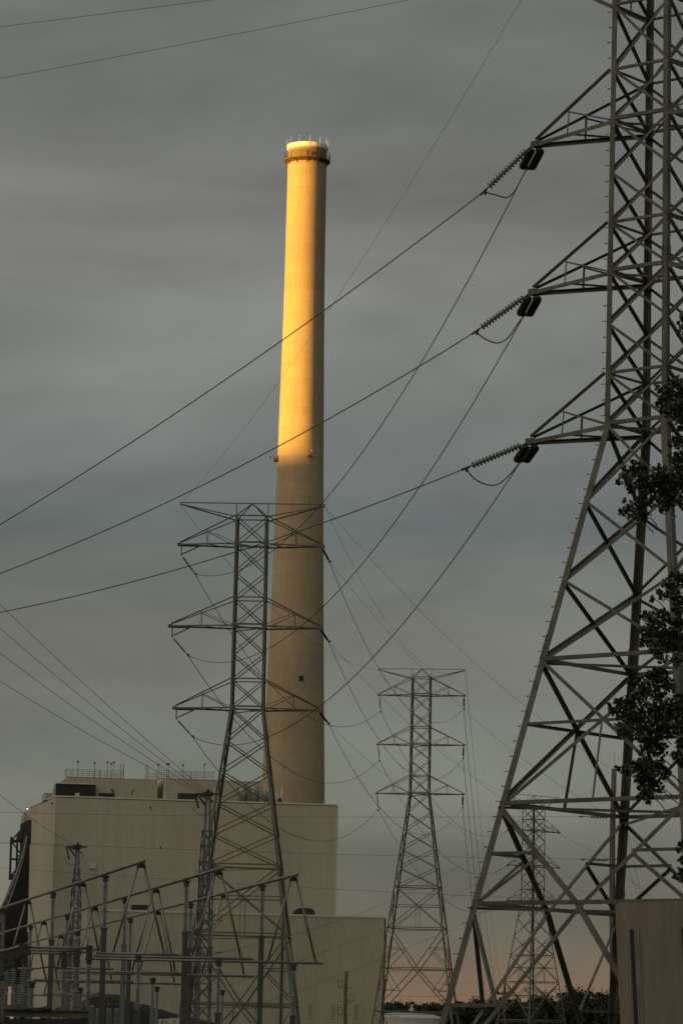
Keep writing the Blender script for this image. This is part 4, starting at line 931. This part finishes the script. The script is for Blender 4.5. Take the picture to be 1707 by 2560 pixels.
# disconnect switches
zsw = 4.80; SW = 'switch posts on the steel bench'
JX = [(224, 61), (193, 36), (162, 20)]
for i, (jx, hx) in enumerate(JX):
    Y = tY[i]; nm = ('front', 'middle', 'rear')[i]
    for px, w_ in ((jx, 'jaw'), (hx, 'hinge')):
        p = at(px, 2385, Y); p.z = zsw - .30 if w_ == 'jaw' else zsw - .38
        root = support(p, 1.30, f'thick stacked insulator post at the {w_} end of the {nm} disconnect switch', .2, 'column', group=SW, base=False, r=.112)
        m = MB(); q = p + Z * .17
        if w_ == 'jaw': m.box(q, X, Y_, Z, .17, .2, .42); m.bar(q + X * .1 + Z * .1, q + Vector((.42, 0, .12)), .03); m.tube([q + Vector((.1, 0, .05)), q + Vector((.28, 0, .1)), q + Vector((.32, 0, .5))], .012, 5)
        else: m.box(q + Z * .1, X, Y_, Z, .30, .22, .26); m.bar(q - X * .25 + Z * .05, q + X * .2 + Z * .05, .1)
        m.build('switch_head', 'iron', root)
    a, b_ = at(hx - 3, 2380, Y), at(jx + 3, 2380, Y); a.z = b_.z = zsw
    root = empty('switch_blade', a, f'level switch blade pipe across the {nm} disconnect switch', 'switch blade', 'switch blades')
    m = MB(); m.tube([a, b_], .042 if i == 0 else .036, 12); m.build('blade', 'alu', root)
    m = MB(); m.box(a + X * .02, X, Y_, Z, .26, .2, .2); m.build('hinge', 'iron', root)
    c_ = Vector((a.x - 2.6, a.y + 3.2, zsw - .1)); m = MB(); m.tube([a - X * .1, a + (c_ - a) * .25 - Z * .08, c_], .046, 12); tag(m.build('bus_pipe', 'alu', base=c_), f'thick pipe leading out of the picture from the {nm} switch hinge', 'bus pipe', 'pipes at the switch hinges')
for px, Y, zz, lb in ((82, 111, 3.95, 'lone pale insulator post between the two groups of switch posts'), (108, 125, 3.3, 'short insulator post behind the dark square column'), (5, 104, 4.0, 'insulator post cut by the picture edge'), (203, 116, 3.9, 'insulator post behind the middle switch jaw'), (50, 118, 4.2, 'insulator post behind the front switch hinge'), (150, 127, 3.4, 'insulator post low behind the rear switch jaw'),
                     (233, 101.5, 3.35, 'short insulator post at the end of the steel bench'), (14, 110, 3.7, 'insulator post deep behind the rear switch hinge')):
    p = at(px, 2440, Y); p.z = zz; support(p, 1.15, lb, .16, 'column', group=SW, r=.108)
bench = empty('steel_bench', at(118, 2550, 103), 'long steel bench beam carrying the disconnect switch posts', 'steel bench')
for i in range(3):
    m = MB(); a, b_ = at(8, 2535, tY[i]), at(226, 2535, tY[i]); a.z = b_.z = 3.02
    if i == 0:
        m.bar(a - Z * .08, b_ - Z * .08, .012, .17); m.bar(a, b_, .15, .02); m.bar(a - Z * .17, b_ - Z * .17, .15, .02)
    else: m.bar(a, b_, .14, .14)
    m.build('beam', 'steel', bench)
m = MB(); m.bar(at(10, 2556, tY[0] - .02), at(222, 2556, tY[0] - .02), .06, .2); m.build('lower_beam', 'black_steel', bench)
for px in (18, 110, 215):
    for i in (0, 2): m = MB(); p = at(px, 2540, tY[i] + .15); m.bar(Vector((p.x, p.y, 0)), Vector((p.x, p.y, 2.83)), .16); m.build('leg', 'column', bench)
for px, Y, lb in ((29, 103, 'first'), ):
    pass
m = MB()
for px in (20, 40, 61, 162, 193, 224):
    p = at(px, 2525, tY[0]); p.z = 3.03; m.box(p + Z * .07, X, Y_, Z, .22, .3, .12)
m.build('post_foot', 'steel', bench)
m = MB(); a, b_ = at(64, 2523, tY[0] - .2), at(108, 2521, tY[0] - .2); m.tube([a, b_], .035, 8); m.lathe(b_, X, [(.05, 0), (.07, .05), (.07, .2), (.04, .25)], 8); m.build('drive_rod', 'iron', bench)
# control cable across the switches
pts = [at(x_, y_, 112) for x_, y_ in ((45, 2424), (70, 2422), (85, 2422), (100, 2421), (118, 2418), (134, 2416), (150, 2420), (165, 2421))]
tag(MB().tube(sm(pts), .022, 6).build('connector_cable', 'iron', base=pts[0]), 'black flexible cable looping between the switch posts', 'cable')
pts = [at(45, 2422, 112), at(85, 2423, 112)]; tag(MB().tube(pts, .045, 10).build('bus_pipe', 'alu', base=pts[0]), 'short pale pipe stub ending at the black flexible cable', 'bus pipe')
# transformer bushings in front of the coal
for px, lb in ((247, 'first'), (274, 'second'), (293, 'third')):
    p = at(px, 2520, 150); root = empty('transformer_bushing', Vector((p.x, p.y, 0)), f'pale blue-grey bushing before the coal heap, {lb} in its row', 'bushing', 'transformer bushings')
    m = MB(); insul(m, p, 1.0, .13, .08, 16, 1); m.build('insulator', 'yard_porcelain', root); m = MB(); m.lathe(p, Z, [(.05, 0), (.09, .05), (.04, .22)], 10); m.build('cap', 'iron', root)
    m = MB(); m.box(Vector((p.x, p.y, (p.z - 1.0) / 2)), X, Y_, Z, .5, .6, p.z - 1.0); m.build('pedestal', 'column', root)
for i, (px, py) in enumerate(((404, 2548), (417, 2547), (437, 2545))):
    a = at(px, py, 175); m = MB(); w_ = (.26, .32, .46)[i]; m.box(Vector((a.x, a.y, a.z / 2)), X, Y_, Z, w_, .4, a.z); root = empty('control_box', Vector((a.x, a.y, 0)), ('small white control box at the foot of the coal heap, smallest of three', 'white control box between its two neighbours before the coal heap', 'widest white control box beside the dark square column')[i], 'control box', 'white control boxes')
    m.build('cabinet', 'white', root); m = MB(); m.box(Vector((a.x + .02, a.y - .205, a.z - .16)), X, Y_, Z, .05, .02, .12); m.build('vent', 'black_steel', root)
# coal heap behind the yard
m = MB(); top = [(140, 2560), (205, 2505), (232, 2485), (250, 2480), (262, 2487), (300, 2492), (330, 2503), (365, 2512), (400, 2523), (440, 2535), (520, 2552), (620, 2580)]
CYc = 300; vs = []
nseg = 44; prv = []
for i in range(nseg + 1):
    x_ = 120 + 510 * i / nseg
    y_ = 2580
    for (xa, ya), (xb, yb) in zip(top[:-1], top[1:]):
        if xa <= x_ <= xb: y_ = ya + (yb - ya) * (x_ - xa) / (xb - xa)
    c_ = at(x_, y_, CYc); hz = max(.3, c_.z + noise.noise((x_ * .05, 0, 5)) * .08)
    for t_, f_ in ((-1, 0), (-.55, .5), (-.2, .88), (0, 1), (.2, .88), (.55, .5), (1, 0)):
        vs.append(Vector((c_.x + noise.noise((x_ * .1, t_ * 4, 1)) * .2, CYc + t_ * 11, hz * f_ + (noise.noise((x_ * .08, t_ * 3, 7)) * .25 if 0 < f_ < 1 else 0))))
m.add(vs, [[i * 7 + j, (i + 1) * 7 + j, (i + 1) * 7 + j + 1, i * 7 + j + 1] for i in range(nseg) for j in range(6)], True)
tag(m.build('coal_heap', 'coal', base=at(330, 2660, CYc)), 'long black coal heap behind the switchyard posts', 'coal heap')
# lattice masts of the yard
def mast(top, ztop_w, base_w, label, bend=None, mt='mast', Y=140):
    root = empty('lattice_mast', Vector((top.x, top.y, 0)), label, 'lattice mast', 'small lattice masts')
    H_ = top.z; zb_ = bend or H_ * .8; wb = base_w * .84
    def hw(z): return (wb + (ztop_w - wb) * (z - zb_) / (H_ - zb_)) / 2 if z > zb_ else (base_w + (wb - base_w) * z / zb_) / 2
    c_ = Vector((top.x, top.y, 0)); cr_ = lambda a, b, z: c_ + Vector((a * hw(z), b * hw(z), z))
    zs_ = []; z = .3
    while z < H_ * .92: zs_.append(z); z += max(.5, hw(z) * 2.1)
    for a in (-1, 1):
        for b in (-1, 1):
            m = MB(); m.angle(cr_(a, b, 0), cr_(a, b, H_), X * -a, Y_ * -b, .08); m.build('leg', mt, root)
    for z0, z1_ in zip(zs_[:-1], zs_[1:]):
        m = MB()
        for (a, b), (c2, d2) in (((-1, -1), (1, -1)), ((1, -1), (1, 1)), ((1, 1), (-1, 1)), ((-1, 1), (-1, -1))):
            nrm = Vector((-(a + c2) / 2, -(b + d2) / 2, 0)); s_ = lambda p, q, o_: m.angle(p + nrm * o_, q + nrm * o_, nrm.cross((q - p).normalized()), nrm, .036)
            s_(cr_(a, b, z0), cr_(c2, d2, z1_), .02); s_(cr_(c2, d2, z0), cr_(a, b, z1_), .035); s_(cr_(a, b, z1_), cr_(c2, d2, z1_), .03)
        m.build('bracing', mt, root)
    m = MB(); m.bar(top - X * .5, top + X * .42, .07); m.box(top, X, Y_, Z, .36, .36, .16); m.lathe(top + Z * .05, Z, [(.07, 0), (.08, .06), (.04, .16)], 8); m.bar(top - Y_ * .4, top + Y_ * .4, .1); m.build('mast_head', 'iron', root)
    for k_ in range(3): p = top + Vector((-.50 + .09 * k_, -.2 + .2 * k_, -.02)); m = MB(); m.lathe(p, Vector((.2 + .2 * k_, .1, -.8 + .25 * k_)), sum([[(.02, i * .10), (.065, i * .10 + .05), (.02, i * .10 + .08)] for i in range(6)], []), 8); m.build('insulator', 'brown_porcelain', root)
    m = MB(); m.tube(sm([top + Vector((-.6, -.2, -.55)), top + Vector((-.35, -.2, -.85)), top + Vector((.1, -.2, -.8)), top + Vector((.3, -.1, -.35))]), .012, 5); m.build('jumper', 'dark_wire', root)
    return root
mt_ = at(521, 1985, 140); mast(mt_, .2, .72, 'blue-grey lattice mast standing before the legs of the chimney tower', bend=9.5)
m2_ = at(195, 2117, 165); mast(m2_, .18, .62, 'small lattice mast half hidden behind the sloping bus pipes', bend=9.0)
m3_ = at(492, 2330, 200); mast(m3_, .52, .62, 'squat lattice column just behind the blue-grey mast', bend=4)
mb = MB(); a = at(556, 2301, 200); mb.bar(at(482, 2300, 200), a, .05); mb.bar(a, at(545, 2311, 200), .05); mb.bar(at(500, 2379, 200), at(556, 2381, 200), .06); mb.bar(at(500, 2394, 200), at(556, 2381, 200), .05)
tag(mb.build('strain_bracket', 'mast', base=a), 'thin steel brackets holding wire ends beside the blue-grey mast', 'bracket')
for i, (yl, xm) in enumerate(((1510, 396), (1570, 384), (1632, 358), (1702, 318))):
    b_ = mt_ + Vector((-.35 + .12 * (3 - i), -.1, .05)); l_ = at(0, yl, 132); far_ = b_ + (l_ - b_) * 1.5 + Z * (4 * .3 / 3)
    wire(b_, far_, .30, .0085, f'thin wire rising off the picture from the blue-grey mast head, {("highest", "second highest", "third highest", "lowest")[i]} of four', 'dark_wire', 'wires at the blue-grey mast')
l_ = at(0, 1971, 160); wire(m2_, m2_ + (l_ - m2_) * 1.5, .3, .009, 'thin wire rising out of the picture from the small half-hidden mast', 'dark_wire')
wire(m2_ + Z * .02, at(-60, 2104, 165), .02, .008, 'level wire running off the picture edge from the small half-hidden mast', 'dark_wire')

# ------------------------------------------------------------------ storage tank
tk = at(1020, 2534, 600); r = (1096 - 912) / 2 / FPX * 600 * 1.0; zs_ = at(1020, 2546, 600).z
tank = empty('storage_tank', Vector((tk.x, 606, 0)), 'round white storage tank with a low dome before the trees', 'tank')
c_ = Vector((tk.x, 606, 0)); m = MB(); m.lathe(c_, Z, [(r, 0), (r, zs_ - .1), (r * 1.01, zs_ - .1), (r * 1.01, zs_)], 56, False); m.build('shell', 'white', tank)
dome = [(r, zs_)] + [(r * math.cos(t_ * math.pi / 2 / 8), zs_ + (tk.z - zs_ + .25) * math.sin(t_ * math.pi / 2 / 8)) for t_ in range(1, 8)] + [(0, tk.z + .25)]
m = MB(); m.lathe(c_, Z, dome, 56); m.build('dome', 'white', tank)
m = MB(); m.lathe(Vector((at(1030, 2530, 600).x, 604, tk.z)), Z, [(.25, 0), (.25, .5), (.45, .55), (.45, .8), (.2, .9), (.2, 1.2), (.3, 1.25), (.15, 1.5)], 12); m.build('vent', 'white', tank)
m = MB(); 
for k_ in range(12): a = math.pi + k_ * .12; p = c_ + Vector((math.cos(a) * r, math.sin(a) * r, zs_)); m.bar(p, p + Z * 1.1, .06)
for k_ in range(11):
    a, a2 = math.pi + k_ * .12, math.pi + (k_ + 1) * .12
    for hh in (.55, 1.1): m.bar(c_ + Vector((math.cos(a) * r, math.sin(a) * r, zs_ + hh)), c_ + Vector((math.cos(a2) * r, math.sin(a2) * r, zs_ + hh)), .05)
m.build('railing', 'rail', tank)

# ------------------------------------------------------------------ sign seen from behind
SY = 32.0
s0 = at(1536, 2257, SY); s1 = at(1752, 2250, SY); w_ = (s1 - s0).length; ex = (s1 - s0).normalized(); dn = at(1550, 2560, SY - .05) - s0; dn = dn.normalized(); HS = 1.22
sign = empty('road_sign', Vector((s0.x + w_ / 2, SY, 0)), 'bare metal back of a road sign on perforated posts', 'sign')
nn = ex.cross(dn).normalized()
if nn.y > 0: nn = -nn
rc = .045; pr_ = []
for cx_, cy_, a0 in ((rc, rc, math.pi), (w_ - rc, rc, 1.5 * math.pi), (w_ - rc, HS - rc, 0), (rc, HS - rc, .5 * math.pi)):
    for k_ in range(6): a = a0 + k_ * math.pi / 10; pr_.append((cx_ + rc * math.cos(a), cy_ + rc * math.sin(a)))
m = MB(); m.prism(pr_, s0 - nn * .004, s0, ex, dn); m.build('panel', 'signback', sign)
def upost(px_off, ytop_off, zlow):
    """perforated U-channel: a web with a row of holes between two raised flanges"""
    base = s0 + ex * px_off + dn * ytop_off; L_ = (base.z - zlow) / -dn.z
    ax = lambda a, d, o: base + ex * a + dn * d + nn * o
    m = MB(); dp = .03; wf = .034; hp, hr = .0254, .0062; n = int(L_ / hp); L_ = n * hp
    for i in range(n):                                    # flange strip, one square with a hole per pitch
        d0, d1 = i * hp, (i + 1) * hp; c_ = (d0 + d1) / 2; sq = [(0, d0), (wf, d0), (wf, d1), (0, d1)]
        ring = [(wf / 2 + hr * math.cos(math.pi * (1.25 + k_ / 4)), c_ + hr * math.sin(math.pi * (1.25 + k_ / 4))) for k_ in range(8)]
        vs = [ax(a, d, dp) for a, d in sq + ring]
        m.add(vs, [[0, 1, 6, 5, 4], [1, 2, 8, 7, 6], [2, 3, 10, 9, 8], [3, 0, 4, 11, 10]])
    m.add([ax(wf, 0, dp), ax(wf, L_, dp), ax(wf, L_, dp - .004), ax(wf, 0, dp - .004)], [[0, 1, 2, 3]])
    m.build('post', 'post', sign)
    m = MB(); pr2 = [(0, dp), (-.030, .004), (-.036, .004), (-.036, .0015), (wf, .0015), (wf, .004), (-.024, .004), (.003, dp - .003)]
    m.prism(pr2, base, base + dn * L_, ex, nn); m.build('post_shadow_web', 'black_steel', sign)  # black colour paints in the shadow side of the channel
for off in (.155, w_ - .155): upost(off, .24, 0.0)

# ------------------------------------------------------------------ trees
def leaf(mb, c_, size, rnd, two=False):
    q = Quaternion((rnd.gauss(0, 1), rnd.gauss(0, 1), rnd.gauss(0, 1), rnd.gauss(0, 1))).normalized()
    x_, y_, z_ = q @ X, q @ Y_, q @ Z
    pts = [(0, -.55, 0), (.38, -.42, .06), (.52, -.05, .08), (.25, .35, .02), (0, .75, -.06), (-.25, .35, .02), (-.52, -.05, .08), (-.38, -.42, .06)]
    vs = [c_ + x_ * (a * size) + y_ * (b * size) + z_ * (c2 * size) for a, b, c2 in pts]
    mb.add(vs, [[0, 1, 2, 3, 4], [0, 4, 5, 6, 7]])
TYD = 68.0
blobs = [(1692, 972, 34), (1664, 985, 18), (1640, 968, 9), (1700, 1015, 40), (1668, 1020, 22), (1640, 1012, 9), (1650, 1000, 10), (1690, 1105, 20), (1705, 1060, 20), (1700, 1150, 30), (1675, 1110, 8),
 (1580, 1172, 22), (1608, 1168, 18), (1560, 1195, 15), (1548, 1205, 8), (1600, 1200, 25), (1575, 1218, 14), (1650, 1185, 26), (1635, 1210, 28), (1668, 1215, 30), (1695, 1200, 34), (1650, 1250, 22), (1680, 1245, 22), (1660, 1268, 14), (1700, 1250, 14), (1612, 1235, 14), (1622, 1260, 14),
 (1592, 1265, 22), (1568, 1272, 14), (1552, 1282, 9), (1605, 1288, 16), (1572, 1290, 8), (1590, 1290, 14), (1625, 1215, 10), (1558, 1250, 7),
 (1695, 1447, 24), (1670, 1465, 20), (1655, 1490, 12), (1630, 1497, 8), (1690, 1490, 22), (1645, 1480, 8), (1610, 1536, 12), (1630, 1548, 22), (1655, 1540, 20), (1622, 1590, 26), (1645, 1580, 30), (1605, 1605, 12), (1640, 1620, 22), (1672, 1600, 30), (1700, 1560, 30), (1698, 1610, 30), (1655, 1645, 16), (1690, 1650, 14), (1602, 1575, 10), (1700, 1520, 20),
 (1630, 1690, 22), (1655, 1690, 18), (1600, 1705, 14), (1670, 1715, 18), (1640, 1725, 26), (1605, 1735, 20), (1580, 1755, 22), (1545, 1757, 16), (1522, 1764, 8), (1530, 1780, 10), (1560, 1785, 24), (1590, 1790, 26), (1545, 1815, 14), (1560, 1830, 16), (1620, 1780, 30), (1655, 1775, 32), (1690, 1770, 34), (1600, 1830, 26), (1635, 1830, 32), (1670, 1820, 26), (1698, 1815, 24), (1615, 1870, 24), (1645, 1870, 24), (1700, 1860, 16), (1690, 1890, 14), (1705, 1910, 14),
 (1590, 1915, 20), (1560, 1925, 14), (1545, 1922, 8), (1615, 1920, 28), (1645, 1915, 22), (1665, 1935, 13), (1600, 1950, 18), (1630, 1955, 22), (1648, 1975, 12), (1605, 1975, 14), (1618, 1995, 16), (1595, 1995, 8), (1622, 1975, 14), (1612, 1945, 16),
 (1703, 2110, 12), (1695, 2125, 8), (1703, 2150, 9), (1700, 2175, 10), (1706, 2195, 14), (1684, 2190, 6), (1693, 2195, 4)]
tr_base = Vector((at(2010, 2600, TYD).x, TYD + 1, 0))
tree = empty('cottonwood_tree', tr_base, 'leafy green tree reaching into the picture in front of the near tower', 'tree')
rnd = random.Random(3); lf = MB(); br = MB()
trunk = [tr_base, tr_base + Vector((.1, 0, 4)), tr_base + Vector((-.15, .2, 8)), tr_base + Vector((.1, .1, 12)), tr_base + Vector((0, 0, 16.5))]
m = MB(); m.tube(sm(trunk), [.34 - .30 * i / (len(sm(trunk)) - 1) for i in range(len(sm(trunk)))], 10); m.build('trunk', 'bark', tree)
extra = []
for _ in range(46):
    extra.append((rnd.uniform(1740, 2330), rnd.uniform(720, 2250), rnd.uniform(35, 75)))
ppm = FPX / TYD
for bx, by, brr in blobs + extra:
    off_frame = bx > 1730
    dep = TYD + rnd.uniform(-.5, .5) * (3 if off_frame else 1.3); c_ = at(bx, by, dep); rr = brr / ppm
    dens = .016 if off_frame else .062
    n = max(4, int(math.pi * brr * brr * dens * 1.05))
    for i in range(n):
        v_ = Vector((rnd.gauss(0, 1), rnd.gauss(0, 1), rnd.gauss(0, 1))); v_ = v_.normalized() * (rnd.random() ** .45) * rr * 1.08
        leaf(lf, c_ + Vector((v_.x, v_.y * 1.2, v_.z)), rnd.uniform(.045, .085) * (1.5 if off_frame else 1), rnd)
    # a twig from the nearest limb
    zz = max(3.0, min(16, c_.z - 1.2 - abs(c_.x - tr_base.x) * .25)); s_ = Vector((tr_base.x, tr_base.y, zz))
    if not off_frame: s_ = c_ + (s_ - c_).normalized() * rnd.uniform(.25, .6)
    mid_ = s_.lerp(c_, .5) + Vector((rnd.uniform(-.06, .06), rnd.uniform(-.1, .1), rnd.uniform(-.03, .1)))
    tw = sm([s_, mid_, c_, c_ + (c_ - mid_).normalized() * rr * .6]); br.tube(tw, [(.03 if off_frame else .012) * (1 - .85 * i / (len(tw) - 1)) for i in range(len(tw))], 5)
lf.build('foliage', 'leaf', tree); br.build('branches', 'bark', tree)

# far trees: three kinds of bush crown, each tree its own thing
def far_tree(h_, w_, seed):
    rnd = random.Random(seed); root = empty('broadleaf_tree', (0, 0, 0), 'x', 'tree', 'dark trees along the horizon'); WORLD[root.name] = Vector((0, 0, 0))
    m = MB(); m.tube([(0, 0, 0), (.1, 0, h_ * .35), (0, .1, h_ * .75)], [.35, .25, .08], 7); m.build('trunk', 'bark', root)
    m = MB(); cl = []
    for i in range(34):
        t_ = rnd.random(); z = h_ * (.12 + .80 * t_); rr = w_ / 2 * (math.sin(math.pi * min(1, .25 + .72 * t_)) ** .7); a = rnd.uniform(0, 6.28); q = rr * rnd.random() ** .5
        cl.append((Vector((math.cos(a) * q, math.sin(a) * q, z)), rnd.uniform(.7, 1.35) * w_ / 7))
    for c_, r_ in cl:
        for i in range(60):
            v_ = Vector((rnd.gauss(0, 1), rnd.gauss(0, 1), rnd.gauss(0, 1))).normalized() * (rnd.random() ** .4) * r_; v_.z *= 1.1
            leaf(m, c_ + v_, rnd.uniform(.28, .55), rnd)
        for i in range(4):                                  # upright shoots at the outline
            v_ = c_ + Vector((rnd.uniform(-r_, r_) * .7, rnd.uniform(-r_, r_) * .7, r_ * rnd.uniform(.9, 1.35)))
            for k_ in range(6): leaf(m, v_ - Z * (k_ * .18), rnd.uniform(.12, .28), rnd)
    m.build('crown', 'leaf_far', root); index_kids(root); return root
TP = [far_tree(11.5, 9, 1), far_tree(9.5, 7, 2), far_tree(13, 10, 5)]; used = [False] * 3
spots = [(918, 2523, 1), (962, 2522, 1), (990, 2510, 0), (1022, 2511, 0), (1058, 2517, 1), (1088, 2514, 1), (1118, 2520, 1), (1150, 2509, 0), (1178, 2504, 2), (1200, 2505, 0), (1232, 2507, 1), (1258, 2501, 0), (1282, 2503, 0), (1308, 2513, 1), (1335, 2505, 0), (1368, 2492, 2), (1400, 2489, 0), (1432, 2483, 2), (1465, 2482, 2), (1492, 2488, 0), (1525, 2490, 2), (1560, 2488, 0), (1600, 2492, 2), (1660, 2492, 0), (1710, 2490, 2), (890, 2530, 1), (905, 2519, 1), (940, 2514, 0), (975, 2514, 1), (1005, 2516, 1), (1040, 2518, 0), (1075, 2520, 1), (1102, 2519, 0), (1135, 2516, 0), (1350, 2500, 1), (1450, 2490, 0), (1290, 2512, 2), (1760, 2492, 0)]
beside = ('behind the white tank', 'over the tank dome', 'behind the tank vent', 'between the tank and the near tower leg', 'at the near tower leg foot', 'between the near tower legs', 'before the remotest tower', 'beside the remotest tower legs', 'under the long leaning brace', 'near the small distant pole', 'beside the wooden pole foot', 'toward the sign back', 'behind the sign post')
rnd = random.Random(11)
hs = [11.5, 9.5, 13]
for i, (px, py, k_) in enumerate(spots):
    Yd = rnd.uniform(640, 720); p = at(px, py, Yd); o = copy_tree(TP[k_]) if used[k_] else TP[k_]; used[k_] = True
    s_ = (p.z) / (hs[k_] * .98); o.location = (p.x, Yd, 0); o.scale = (s_ * rnd.uniform(.9, 1.1), s_ * rnd.uniform(.9, 1.1), s_); o.rotation_euler.z = rnd.uniform(0, 6.28)
    j = min(len(beside) - 1, int((px - 880) / 70)); o['label'] = f"{('dark round-topped', 'dark low narrow', 'dark tall broad')[k_]} tree on the horizon {beside[max(0, j)]}"
